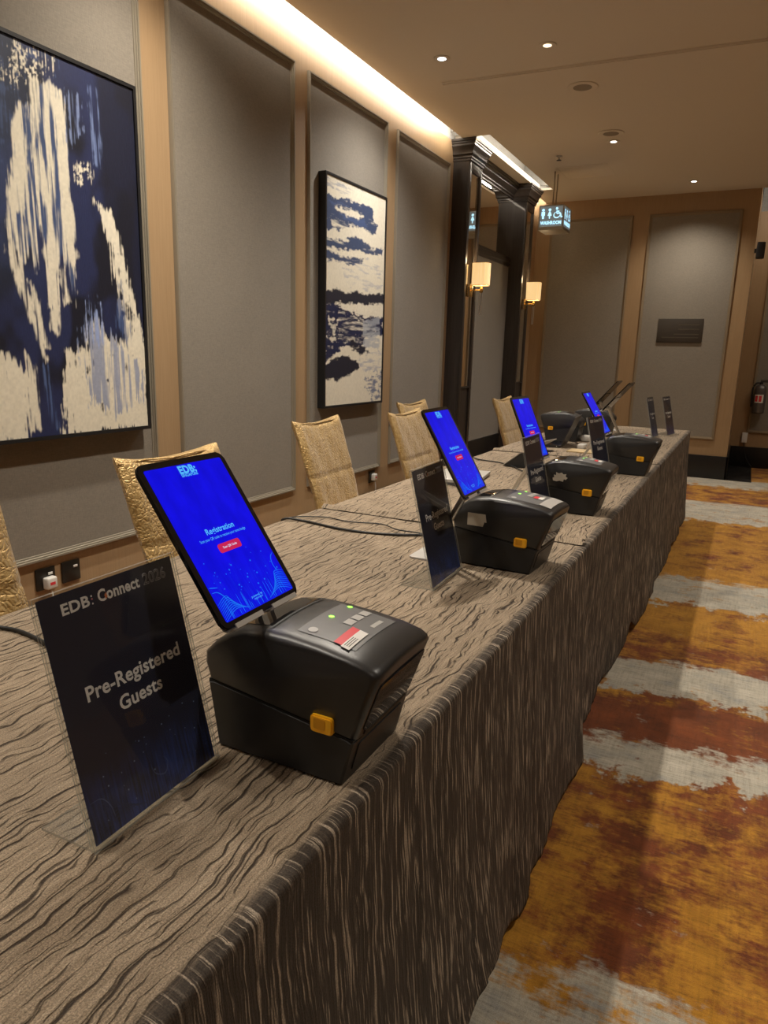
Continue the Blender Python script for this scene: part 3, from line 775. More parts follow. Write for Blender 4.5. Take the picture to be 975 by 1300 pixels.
# ------------------------------------------------------------------ acrylic sign holders
SW, SH = .212, .297
def make_sign(label, lean):
    t = thing('sign_holder', label, 'sign', group='acrylic sign holders with navy posters')
    pl = Plane((0, 0, .002), (0, 1, 0), (-math.sin(lean), 0, math.cos(lean)))
    g0 = .006
    bm = bmesh.new()     # sleeve: two clear sheets joined, foot running back under the lean
    for h0, h1 in ((.0012, .0032), (-.0032, -.0012)):
        k = len(bm.faces); pl.poly(bm, [(-g0, -.004), (SW + g0, -.004), (SW + g0, SH + .004), (-g0, SH + .004)], h0, h1)
        bm.faces.ensure_lookup_table()
        for f in bm.faces[k:k + 4]: f.material_index = 1
    link_mesh('acrylic_sleeve', bm, [M['acrylic'], M['acrylic_edge']], t)
    bm = bmesh.new(); box(bm, (-.085, -g0, .0), (.004, SW + g0, .003)); bm.faces.ensure_lookup_table()
    for i in (2, 3, 4, 5): bm.faces[i].material_index = 1
    link_mesh('foot', bm, [M['acrylic'], M['acrylic_edge']], t)
    po = uv_plane('poster', pl, 0, .002, SW, SH, .0004, M['poster'], t)
    bm = bmesh.new(); f = bm.faces.new([bm.verts.new(pl.p(a, b, -.0006)) for a, b in ((SW, .002), (0, .002), (0, SH), (SW, SH))])
    link_mesh('poster_back', bm, M['poster'], t)
    W = SW
    for body, a, c, b, bo in (('EDB', .135, .325, .915, .03), ('Connect', .385, .705, .915, .03), ('Pre-Registered', .16, .90, .552, .024), ('Guests', .36, .70, .450, .024)):
        bm = bmesh.new(); text(bm, pl, body, a * W, c * W, b * SH, .0009, bo, 0., .84 if body == 'EDB' else 1.1 if body == 'Connect' else 1.); link_mesh('lettering', bm, M['signtext'], po)
    for b in (.919, .950):
        bm = bmesh.new(); pl.poly(bm, rrect(.338 * W, b * SH - .0012, .338 * W + .0022, b * SH + .0010, .0008), .0008, .0009); link_mesh('colon_dot', bm, M['signtext'], po)
    bm = bmesh.new(); text(bm, pl, '2026', .735 * W, .93 * W, .915 * SH, .0009, 0, .022); link_mesh('outlined_year', bm, M['signtext_dim'], po)
    bm = bmesh.new(); pl.poly(bm, [(.437 * W, .917 * SH), (.452 * W, .925 * SH), (.448 * W, .945 * SH), (.432 * W, .935 * SH)], .0009, .0011); link_mesh('flame_mark', bm, M['signdot'], po)
    bm = bmesh.new()
    pl.poly(bm, rrect(.338 * W, .938 * SH - .0012, .338 * W + .0022, .938 * SH + .001, .0008), .0009, .0011); link_mesh('pink_dot', bm, M['signdot2'], po)
    rr = random.Random(3)
    bm = bmesh.new()
    for k in range(7):
        pl.strip(bm, [(.003, .010 + k * .0045), (.05 - k * .003, .018 + k * .004), (.09 - k * .006, .006 + k * .001)], .0005, .0009)
        pl.strip(bm, [(W - .003, .014 + k * .005), (W - .05 + k * .003, .020 + k * .004), (W - .09 + k * .006, .006 + k * .001)], .0005, .0009)
    link_mesh('swirl_lines', bm, M['swirl2'], po)
    for pts in ([(.004, .052), (.020, .050), (.030, .036), (.033, .020)], [(W - .004, .085), (W - .012, .075), (W - .016, .060), (W - .014, .045)], [(.10, .05), (.105, .035), (.12, .028), (.128, .040), (.122, .050)]):
        bm = bmesh.new(); pl.strip(bm, pts, .0005, .001); link_mesh('arc_line', bm, M['swirl'], po)
    bm = bmesh.new()
    for k in range(26):
        a, b = rr.uniform(.01, W - .01), rr.uniform(.02, .10); s = rr.choice((.0005, .0007, .0010))
        pl.poly(bm, rrect(a - s, b - s, a + s, b + s, s * .9, 2), .0008, .001)
    link_mesh('speck_pattern', bm, M['speck'], po)
    return t
S = 'group'
sign0 = make_sign('acrylic sign nearest the camera reading Pre-Registered Guests', R(13.4))
sign0.location = (-.606, .484, .753); sign0.rotation_euler = (0, 0, R(1.5))
for lb, x, y, yaw in (('acrylic sign in front of the printer with blank tape on its side', -.634, 1.536, 2.4), ('acrylic sign standing before the printer with the torn patch of tape', -.606, 2.385, -.5),
                      ('acrylic sign standing before the far printer without tape', -.598, 3.445, -8.0), ('double-edged acrylic sign left of the last one at the far table end', -.596, 5.62, -5.),
                      ('last acrylic sign at the far right corner of the tables', -.512, 5.86, -9.)):
    dup(sign0, lb, (x, y, .7525), (0, 0, R(yaw)))

# ------------------------------------------------------------------ label printers
def make_printer(label):
    t = thing('label_printer', label, 'printer', group='black desktop label printers')
    HW = .085
    lower = [(-.112, 0), (.099, 0), (.116, .066), (.108, .069), (-.120, .099), (-.128, .097)]
    upper = [(-.1285, .100), (.1175, .0685), (.151, .163), (.149, .169), (.139, .1755), (.110, .1825), (.060, .1895), (.010, .1935), (-.030, .1935), (-.068, .187), (-.092, .1765), (-.118, .158), (-.135, .141), (-.1365, .125)]
    def loft(bm, prof, cuts):
        c = Vector((sum(p[0] for p in prof) / len(prof), sum(p[1] for p in prof) / len(prof))); rings = []
        for y, sh in cuts:
            ring = []
            for x, z in prof:
                d = Vector((x, z)) - c; L = d.length; q = c + d * max(0, (L - sh) / L)
                ring.append(bm.verts.new((q.x, y, max(q.y, 0))))
            rings.append(ring)
        for a, b in zip(rings, rings[1:]):
            for k in range(len(prof)): bm.faces.new((a[k], a[(k + 1) % len(prof)], b[(k + 1) % len(prof)], b[k]))
        bm.faces.new(rings[0][::-1]); bm.faces.new(rings[-1])
    def crown(bm):            # top rises a little towards the middle
        for v in bm.verts:
            if v.co.z > .13: v.co.z += .006 * (1 - (v.co.y / HW) ** 2)
    bm = bmesh.new(); loft(bm, lower, [(-HW, .004), (-HW + .003, .0005), (-HW + .008, 0), (HW - .008, 0), (HW - .003, .0005), (HW, .004)])
    link_mesh('lower_body', bm, M['plastic'], t, 40)
    bm = bmesh.new(); loft(bm, upper, [(-HW, .011), (-HW + .0015, .007), (-HW + .005, .003), (-HW + .011, .0006), (-HW + .02, 0), (-.035, 0), (0, 0), (.035, 0), (HW - .02, 0), (HW - .011, .0006), (HW - .005, .003), (HW - .0015, .007), (HW, .011)])
    crown(bm); cover = link_mesh('cover', bm, M['plastic_lid'], t, 50)
    bm = bmesh.new(); loft(bm, [(-.126, .0955), (.114, .0655), (.116, .0705), (-.126, .102)], [(-HW + .0015, 0), (HW - .0015, 0)])
    link_mesh('seam', bm, M['seam'], t)
    # surface of the cover, to lay parts on
    tp = sorted([(x, z) for x, z in upper if z > .12], key=lambda q: q[0])
    def surf(x, y, h=0.):
        z = float(np.interp(x, [q[0] for q in tp], [q[1] for q in tp]))
        return Vector((x, y, z + .006 * (1 - (y / HW) ** 2) + h))
    def patch(bm, poly, h, n=8):
        """bilinear patch hugging the cover; poly = four corners (x,y)"""
        a, b, c, d = (Vector(q) for q in poly); V = []
        for i in range(n + 1):
            row = []
            for j in range(n + 1):
                u, v = i / n, j / n; q = a * (1 - u) * (1 - v) + b * u * (1 - v) + c * u * v + d * (1 - u) * v
                row.append(bm.verts.new(surf(q.x, q.y, h)))
            V.append(row)
        for i in range(n):
            for j in range(n): bm.faces.new((V[i][j], V[i + 1][j], V[i + 1][j + 1], V[i][j + 1]))
    def disc(bm, x, y, rx, ry, h, k=14):
        bm.faces.new([bm.verts.new(surf(x + rx * math.cos(2 * math.pi * i / k), y + ry * math.sin(2 * math.pi * i / k), h)) for i in range(k)])
    bm = bmesh.new(); patch(bm, [(-.074, -.060), (-.026, -.064), (-.026, .064), (-.074, .060)], .0006, 10)
    win = link_mesh('media_window', bm, M['gloss'], cover, 60)
    bm = bmesh.new(); patch(bm, [(-.078, -.064), (-.074, -.062), (-.074, .062), (-.078, .064)], .001); patch(bm, [(-.026, -.066), (-.022, -.068), (-.022, .068), (-.026, .066)], .001)
    link_mesh('window_rim', bm, M['plastic'], cover, 60)
    bm = bmesh.new(); patch(bm, [(.012, -.060), (.104, -.060), (.104, .060), (.012, .060)], .0007, 10)
    cp = link_mesh('control_panel', bm, M['panelgrey'], t, 60)
    bm = bmesh.new(); disc(bm, .030, -.048, .007, .007, .0016); link_mesh('power_button', bm, M['buttongrey'], cp)
    for y in (.003, .025, .047):
        bm = bmesh.new(); patch(bm, [(.052, y - .009), (.066, y - .009), (.066, y + .009), (.052, y + .009)], .0016, 3); link_mesh('button', bm, M['buttongrey'], cp)
    for q in ((.029, .002), (.029, .055)):
        bm = bmesh.new(); disc(bm, q[0], q[1], .0042, .0042, .0016, 10); link_mesh('indicator_light', bm, M['led'], cp)
    bm = bmesh.new(); patch(bm, [(.086, .012), (.093, .012), (.093, .042), (.086, .042)], .0012, 3); link_mesh('maker_plate', bm, M['buttongrey'], cp)
    # yellow latch on either side
    for s in (-1, 1):
        bm = bmesh.new(); y = s * HW
        pts = rrect(.052, .0715, .087, .0965, .005, 3)
        extrude_profile(bm, pts, (0, y - s * .003, 0), (1, 0, 0), (0, 0, 1), (0, s, 0), .0085)
        es = [e for e in bm.edges if all(abs(v.co.y - (y + s * .0055)) < 1e-5 for v in e.verts)]
        bmesh.ops.bevel(bm, geom=es, offset=.0018, segments=2, affect='EDGES')
        la = link_mesh('latch', bm, M['yellow'], t, 40)
        bm = bmesh.new(); extrude_profile(bm, rrect(.058, .078, .076, .093, .002, 2), (0, y + s * .0056, 0), (1, 0, 0), (0, 0, 1), (0, s, 0), .0004)
        link_mesh('latch_recess_shade', bm, M['yellow_shade'], la)  # flat plate, shade of the recess painted by its darker yellow
    # label slot and lip on the sloping front
    pf = Plane((.1180, 0, .0690), (0, 1, 0), (.0335, 0, .0945))
    bm = bmesh.new(); pf.poly(bm, rrect(-.070, .012, .070, .088, .006), .0, .0012); link_mesh('front_panel', bm, M['gloss'], t, 30)
    bm = bmesh.new(); pf.poly(bm, [(-.062, .003), (.062, .003), (.062, .010), (-.062, .010)], .0, .0014); link_mesh('label_slot', bm, M['seam'], t)
    pf2 = Plane((.0995, 0, .001), (0, 1, 0), (.0168, 0, .0655))
    bm = bmesh.new(); pf2.poly(bm, rrect(-.066, .014, .066, .060, .004), .0, .0016); link_mesh('front_lip', bm, M['plastic'], t, 30)
    return t, surf, patch
printer0, surf, patch = make_printer('black label printer nearest the camera with a red and white sticker')
printer0.location = (-.52, .812, .754)
def sticker(parent, red, white, marks=True):
    bm = bmesh.new(); patch(bm, red, .0019, 4); link_mesh('red_sticker', bm, M['red'], parent)
    bm = bmesh.new(); patch(bm, white, .0022, 4); w = link_mesh('white_sticker', bm, M['white'], parent)
    if marks:
        (x0, y0), (x1, _), _, (_, y1) = white
        bm = bmesh.new()
        for k in range(3): patch(bm, [(x0 + (x1 - x0) * (.2 + .24 * k), y0 + (y1 - y0) * .08), (x0 + (x1 - x0) * (.28 + .24 * k), y0 + (y1 - y0) * .08), (x0 + (x1 - x0) * (.28 + .24 * k), y0 + (y1 - y0) * .55), (x0 + (x1 - x0) * (.2 + .24 * k), y0 + (y1 - y0) * .55)], .0025, 2)
        link_mesh('print_lines', bm, M['ink'], w)
spots = [('black label printer with a square of blank tape on its side', (-.555, 1.872, .754), R(-3)),
         ('black label printer with a torn patch of tape on its side', (-.552, 2.705, .753), 0.),
         ('black label printer without tape, farthest along the aisle edge', (-.506, 3.785, .753), 0.),
         ('black label printer turned round at the back, left of the open laptop', (-1.13, 5.02, .753), R(180)),
         ('black label printer half hidden behind the open laptop', (-1.0, 5.52, .753), R(176))]
printers = [dup(printer0, lb, loc, (0, 0, rz)) for lb, loc, rz in spots]
sticker(printer0, [(.070, -.060), (.083, -.061), (.083, -.010), (.070, -.008)], [(.083, -.064), (.097, -.066), (.097, -.012), (.083, -.010)])
for q in printers[:3]: sticker(q, [(.072, -.012), (.084, -.012), (.084, .014), (.072, .014)], [(.085, -.012), (.098, -.012), (.098, .016), (.085, .016)], False)
def side_tape(parent, poly, mname='tape'):
    bm = bmesh.new(); extrude_profile(bm, poly, (0, -.0852, 0), (1, 0, 0), (0, 0, 1), (0, -1, 0), .0006); link_mesh('tape', bm, M[mname], parent)
side_tape(printers[0], [(-.086, .112), (-.086, .147), (-.034, .147), (-.030, .125), (-.036, .125), (-.040, .112)])
side_tape(printers[1], [(-.060, .118), (-.062, .128), (-.056, .130), (-.058, .140), (-.050, .138), (-.050, .150), (-.040, .146), (-.030, .150), (-.022, .144), (-.012, .146), (-.014, .136), (-.006, .132), (-.012, .124), (-.020, .126), (-.022, .116), (-.036, .119), (-.046, .115)])
bm = bmesh.new(); patch(bm, [(.104, -.055), (.136, -.055), (.136, .062), (.104, .062)], .0012, 8); link_mesh('foil_label', bm, M['silver_paint'], printers[0], 60)

# ------------------------------------------------------------------ tablets and their stands
TW, TH = .1785, .2476
def make_tablet(label):
    t = thing('tablet', label, 'tablet', group='tablets on stands')
    pl = Plane((0, -TW / 2, 0), (0, 1, 0), (0, 0, 1))     # normal +X : the screen side
    bm = bmesh.new(); pl.poly(bm, rrect(0, 0, TW, TH, .012, 6), -.0062, 0)
    bmesh.ops.bevel(bm, geom=[e for e in bm.edges if len({round(v.co.x, 5) for v in e.verts}) == 1], offset=.0012, segments=2, affect='EDGES')
    link_mesh('body', bm, M['tabletblack'], t, 40)
    b = .0095
    sc = uv_plane('screen', pl, b, b, TW - b, TH - b, .0002, M['screen'], t, .003)
    W, H = TW, TH
    for body, a, c, bb, bo, hs in (('EDB:', .405, .60, .905, .05, 1.), ('SINGAPORE', .405, .595, .883, .03, 1.), ('Registration', .33, .67, .520, .02, 1.), ('Scan your QR code to receive your name badge', .22, .78, .485, 0., 1.2), ('powered by', .43, .57, .095, 0., 1.), ('registration', .45, .56, .080, 0., 1.)):
        bm = bmesh.new(); text(bm, pl, body, a * W, c * W, bb * H, .0005, bo, 0., hs); link_mesh('screen_lettering', bm, M['scr_cyan'], sc)
    bm = bmesh.new(); pl.poly(bm, rrect(.37 * W, .395 * H, .64 * W, .45 * H, .004), .0003, .0005); bt = link_mesh('screen_button', bm, M['scr_red'], sc)
    bm = bmesh.new(); text(bm, pl, 'Scan QR Code', .42 * W, .59 * W, .417 * H, .0009, .02); link_mesh('button_lettering', bm, M['scr_white'], sc)
    bm = bmesh.new(); rr = random.Random(5); x0, x1 = b + .001, W - b - .001; z = b + .001
    for k in range(9):
        u = .006 * k
        pl.strip(bm, [(x0, z + u * .5), (x0 + .03 - u * .15, z + .010 + u * .45), (x0 + .058 - u * .6, z + .002 + u * .2)], .0005, .0005)
        pl.strip(bm, [(x1, z + u * .65), (x1 - .026 + u * .12, z + .010 + u * .5), (x1 - .058 + u * .6, z + .002 + u * .2)], .0005, .0005)
    for pts in ([(x0 + .001, z + .042), (x0 + .012, z + .040), (x0 + .020, z + .030), (x0 + .022, z + .020)], [(x1 - .001, z + .062), (x1 - .010, z + .056), (x1 - .014, z + .045), (x1 - .012, z + .032)], [(x0 + .0005, z + .050), (x0 + .016, z + .046)]):
        pl.strip(bm, pts, .0007, .0005)
    for k in range(26):
        a = rr.uniform(x0 + .015, x1 - .015); h = rr.uniform(.006, .03)
        pl.strip(bm, [(a, z), (a, z + h * .5), (a, z + h)], .0004, .0005)
    for k in range(34):
        a, c = rr.uniform(x0 + .01, x1 - .005), z + .02 + .05 * rr.random() ** 1.3 + .02 * abs(2 * (0.5 - rr.random())); s = rr.choice((.0006, .0009, .0013))
        pl.poly(bm, rrect(a - s, c - s, a + s, c + s, s * .95, 2), .0004, .0005)
    link_mesh('swirl_graphic', bm, M['scr_line'], sc)
    return t
def make_stand(label, lean, drop, base_x, base_y=0., cradle='silver'):
    """origin at the tablet's bottom edge centre; drop = height of that edge above the table"""
    t = thing('tablet_stand', label, 'stand', group='silver folding tablet stands')
    n = Vector((math.cos(lean), 0, math.sin(lean))); u = Vector((-math.sin(lean), 0, math.cos(lean)))
    pl = Plane(Vector((0, 0, 0)) - n * .0064, (0, 1, 0), u)
    bm = bmesh.new(); pl.poly(bm, rrect(-.084, -.002, .084, .118, .008), -.0026, 0.)
    cr = link_mesh('cradle', bm, M[cradle], t, 40)
    for y in (-.042, .042):
        bm = bmesh.new(); q = Plane(Vector((0, y + .030, 0)), n, u)
        q.poly(bm, [(-.0090, -.0040), (.0060, -.0036), (.0060, .0035), (.0042, .0035), (.0042, -.0012), (-.0090, -.0012)], .0, .060)
        link_mesh('lip', bm, M['silver_paint'], cr, 40)
    # hinged arm down to a flat base
    top = pl.p(.03, .030, -.006); foot = Vector((base_x, base_y, -drop + .012))
    for s in (-.016, .016):
        bm = bmesh.new(); d = foot - top; k = Vector((-d.z, 0, d.x)).normalized() * .0045
        vs = []
        for p in (top, foot):
            for a in (1, -1):
                for b in (1, -1): vs.append(bm.verts.new(p + k * a + Vector((0, s + b * .005, 0))))
        for f in ((0, 1, 3, 2), (4, 6, 7, 5), (0, 4, 5, 1), (2, 3, 7, 6), (0, 2, 6, 4), (1, 5, 7, 3)): bm.faces.new([vs[i] for i in f])
        link_mesh('arm', bm, M['silver'], t)
    for p, r, L in ((top, .0060, .046), (foot, .0060, .046)):
        bm = bmesh.new(); tube(bm, [p + Vector((0, -L / 2, 0)), p + Vector((0, L / 2, 0))], r, 14); link_mesh('hinge', bm, M['silver'], t, 40)
    bm = bmesh.new(); pb = Plane((base_x, base_y, -drop), (1, 0, 0), (0, 1, 0))
    pb.poly(bm, rrect(-.048, -.062, .048, .062, .014), .0005, .0055); link_mesh('base_plate', bm, M['silver_paint'], t, 40)
    return t
tb0 = None
tabs = [('tablet nearest the camera, glowing blue Registration screen above the foremost printer', (-.563, .754, .968), 1.8, 35.0),
        ('tablet with blue screen above the printer with blank tape', (-.590, 1.697, .975), .9, 30.7),
        ('tablet with blue screen in front of the single far gold chair', (-.655, 2.590, .952), -5.4, 24.5),
        ('tablet with blue screen beside the printer without tape', (-.616, 3.765, .944), -1.2, 31.8)]
stands = ['silver folding stand holding the foremost tablet', 'silver folding stand behind the printer with blank tape', 'silver folding stand behind the printer with torn tape', 'silver folding stand behind the printer without tape']
for k, ((lb, loc, yaw, lean), sl) in enumerate(zip(tabs, stands)):
    if tb0 is None: tb0 = make_tablet(lb); tb0.location = loc; tb0.rotation_euler = (0, -R(lean), R(yaw))
    else: dup(tb0, lb, loc, (0, -R(lean), R(yaw)))
    s = make_stand(sl, R(lean), loc[2] - .752, -.145 if k == 0 else -.168, .20 if k == 0 else .125)
    s.location = loc; s.rotation_euler = (0, 0, R(yaw))
for lb, sl, loc, yaw, lean in (('left one of two dark tablets seen edge-on, turned away at the far end', 'silver stand under the left of the two edge-on tablets', (-1.07, 5.90, .965), 176, 40),
                               ('right one of two dark tablets seen edge-on, before the wood strip of the end wall', 'silver stand with thin sloping leg under the right edge-on tablet', (-.85, 4.98, .985), 176, 40.5)):
    dup(tb0, lb, loc, (0, -R(lean), R(yaw)))
    s = make_stand(sl, R(lean), loc[2] - .752, -.115, -.10, 'tabletblack'); s.location = loc; s.rotation_euler = (0, 0, R(yaw))

# ------------------------------------------------------------------ other things on the tables
t = thing('laptop', 'open dark laptop seen from behind, beside the rear printer', 'laptop', (-1.04, 4.68, .753), (0, 0, R(4)))
bm = bmesh.new(); box(bm, (-.215, -.15, 0), (.0, .15, .014), .003); link_mesh('base', bm, M['gloss'], t, 40)
bm = bmesh.new(); pk = Plane((-.20, -.13, .0142), (1, 0, 0), (0, 1, 0))
for i in range(5):
    for j in range(13): pk.poly(bm, rrect(.09 + i * .019, .005 + j * .0195, .105 + i * .019, .021 + j * .0195, .002, 2), 0, .0008)
link_mesh('keyboard', bm, M['tabletblack'], t)
pl = Plane((0, .15, .012), (0, -1, 0), (math.sin(R(22)), 0, math.cos(R(22))))
bm = bmesh.new(); pl.poly(bm, rrect(0, 0, .30, .205, .008), -.006, 0); ld = link_mesh('lid', bm, M['lidgrey'], t, 40)
uv_plane('screen', pl, .008, .012, .292, .197, .0004, M['screen'], ld)
t = thing('slim_laptop', 'closed silver device lying flat behind the second tablet', 'laptop', (-1.16, 3.10, .753), (0, 0, R(8)))
bm = bmesh.new(); box(bm, (-.11, -.16, .002), (.11, .16, .011), .003); link_mesh('body', bm, M['silver_paint'], t, 40)
bm = bmesh.new(); box(bm, (-.11, -.16, .0118), (.11, .16, .017), .0025); link_mesh('lid', bm, M['silver_paint'], t, 40)
t = thing('folding_wedge_stand', 'small black wedge stand with silver edge left of the third sign', 'stand', (-1.03, 3.66, .753), (0, 0, R(-6)))
bm = bmesh.new(); extrude_profile(bm, [(-.075, 0), (.06, 0), (.025, .075), (.018, .075)], (0, -.07, 0), (1, 0, 0), (0, 0, 1), (0, 1, 0), .14); link_mesh('body', bm, M['black'], t)
bm = bmesh.new(); tube(bm, [(-.077, -.071, .002), (.019, -.071, .077)], .003, 8); link_mesh('edge_strip', bm, M['silver'], t, 40)
t = thing('tablet_rest', 'pale silver plate tilted up between the third tablet and the laptop', 'stand', (-1.16, 4.30, .753), (0, 0, R(-10)))
pl = Plane((0, -.09, .004), (0, 1, 0), (.72, 0, .42))
bm = bmesh.new(); pl.poly(bm, rrect(0, .0, .18, .15, .008), 0, .004); link_mesh('plate', bm, M['silver_paint'], t, 40)
bm = bmesh.new(); box(bm, (-.02, -.08, 0), (.12, .08, .004), .001); link_mesh('base', bm, M['black'], t, 40)
B0 = B('power_adapter', (-.93, 4.56, .753), (-.885, 4.66, .782), M['whiteplastic'], None, .006); tag(B0, 'white power adapter among cables right of the open laptop', 'adapter')
B0 = B('tan_envelope', (-.955, 4.38, .752), (-.80, 4.53, .759), M['tan'], None, .001); tag(B0, 'flat tan envelope lying behind the fourth sign', 'envelope')
B0 = B('grey_box', (-1.0, 5.02, .753), (-.93, 5.12, .79), M['whiteplastic'], None, .005); tag(B0, 'small pale box behind the power adapter', 'box')
def cable(label, pts, r=.0032, m='cablemat', name='cable'):
    bm = bmesh.new(); tube(bm, smooth_path(pts, 8), r, 8); o = link_mesh(name, bm, M[m], None, 60); return tag(o, label, 'cable', 'black cables')
zt = .7565
cable('thick black cable curving across the table behind the second sign', [(-1.374, 1.93, .70), (-1.366, 1.935, zt), (-1.29, 1.955, zt), (-1.15, 1.93, zt), (-1.02, 1.935, zt), (-.90, 1.985, zt), (-.80, 2.07, zt)], .0042)
cable('thin black cable wandering beside the thick cable behind the second sign', [(-1.368, 1.95, .71), (-1.362, 1.955, zt), (-1.27, 2.04, zt), (-1.16, 2.03, zt), (-1.05, 2.06, zt), (-.96, 2.00, zt + .006), (-.88, 2.02, zt), (-.80, 1.99, zt)], .0022)
cable('black cable at the left picture edge beside the nearest sign', [(-1.374, .80, .70), (-1.364, .80, zt), (-1.28, .85, zt), (-1.16, .84, zt), (-1.0, .80, zt), (-.85, .78, zt)], .0042)
cable('black cable crossing the table left of the third sign', [(-1.374, 3.76, .70), (-1.364, 3.755, zt), (-1.28, 3.70, zt), (-1.15, 3.66, zt), (-1.04, 3.56, zt), (-.86, 3.3, zt)], .0036)
cable('short black cable lying under the silver device', [(-1.06, 2.86, zt), (-1.12, 2.88, zt), (-1.16, 2.92, zt), (-1.0, 2.83, zt), (-.90, 2.70, zt)], .003)
cable('black cable looped round the power adapter', [(-.91, 4.67, .762), (-.93, 4.78, zt), (-1.0, 4.86, zt), (-1.02, 4.98, zt)], .003)

# ------------------------------------------------------------------ gold covered chairs
def make_chair(label):
    t = thing('banquet_chair', label, 'chair', group='gold covered banquet chairs')
    w = .245
    n, m = 26, 40; bm = bmesh.new(); F, K = [], []
    def spine(z): return -.022 - .16 * ((z - .44) / .53) ** 1.25     # leaning back as it rises
    for j in range(m + 1):
        v = j / m; rf, rk = [], []
        for i in range(n + 1):
            u = i / n * 2 - 1; z = .44 + .53 * v
            dip = -.022 * (1 - u * u) * max(0, (v - .8) / .2) + .006 * abs(u) ** 3
            hw = w * (.93 + .07 * v)
            edge = .028 * (1 - max(0, abs(u) - .86) / .14 * .75)
            topr = .55 if j == m else (.85 if j == m - 1 else 1.)
            gro = .007 * math.exp(-((v - .47) / .018) ** 2)
            wav = .002 * math.sin(u * 9 + v * 13) + .0012 * math.sin(u * 21 - v * 7)
            x = spine(z) + .012 * u * u
            rf.append(bm.verts.new((x + edge * topr - gro + wav, u * hw, z + dip * v)))
            rk.append(bm.verts.new((x - edge * topr + wav, u * hw, z + dip * v)))
        F.append(rf); K.append(rk)
    for j in range(m):
        for i in range(n):
            bm.faces.new((F[j][i], F[j][i + 1], F[j + 1][i + 1], F[j + 1][i])); bm.faces.new((K[j][i + 1], K[j][i], K[j + 1][i], K[j + 1][i + 1]))
        bm.faces.new((F[j][0], F[j + 1][0], K[j + 1][0], K[j][0])); bm.faces.new((F[j][n], K[j][n], K[j + 1][n], F[j + 1][n]))
    for i in range(n):
        bm.faces.new((F[m][i], F[m][i + 1], K[m][i + 1], K[m][i])); bm.faces.new((F[0][i + 1], F[0][i], K[0][i], K[0][i + 1]))
    link_mesh('backrest', bm, M['gold'], t, 60)
    bm = bmesh.new(); tube(bm, [(spine(.965) + .027, -w * .98, .955), (spine(.965) + .024, -w * .5, .956), (spine(.965) + .022, 0, .948), (spine(.965) + .024, w * .5, .956), (spine(.965) + .027, w * .98, .955)], .004, 6)
    link_mesh('piping', bm, M['gold'], t, 60)
    bm = bmesh.new(); box(bm, (-.03, -.225, .40), (.36, .225, .47), .02, 0, 3); link_mesh('seat', bm, M['gold'], t, 50)
    # skirt hanging from the seat to just above the floor, in soft folds
    bm = bmesh.new(); rings = []
    per = [(-.05, -.22), (.345, -.22), (.345, .22), (-.05, .22)]; loop = []
    for (a, b), (c, d) in zip(per, per[1:] + per[:1]):
        for k in range(16): loop.append((a + (c - a) * k / 16, b + (d - b) * k / 16))
    for z, s in ((.42, 0.), (.30, .3), (.15, .7), (.015, 1.)):
        rings.append([bm.verts.new((x + (x - .15) * .05 * s + .010 * s * math.sin(i * 1.7), y * (1 + .06 * s) + .010 * s * math.cos(i * 1.3), z)) for i, (x, y) in enumerate(loop)])
    for a, b in zip(rings, rings[1:]):
        for k in range(len(loop)): bm.faces.new((a[k], a[(k + 1) % len(loop)], b[(k + 1) % len(loop)], b[k]))
    sk = link_mesh('skirt', bm, M['gold'], t, 60)
    return t
ch0 = make_chair('gold covered banquet chair behind the foremost tablet')
ch0.location = (-1.60, 1.825, 0)
for lb, x, y, a in (('gold covered banquet chair cut by the left picture edge', -1.60, .93, 2), ('gold covered banquet chair between the two paintings, standing alone', -1.86, 3.19, 3),
                    ('gold covered banquet chair behind the second tablet, in front of another chair', -1.74, 4.03, 2), ('gold covered banquet chair showing only its top over another chair', -2.08, 4.86, 0),
                    ('gold covered banquet chair before the dark portal, behind the third tablet', -1.72, 5.96, 0)):
    dup(ch0, lb, (x, y, 0), (0, 0, R(a)))

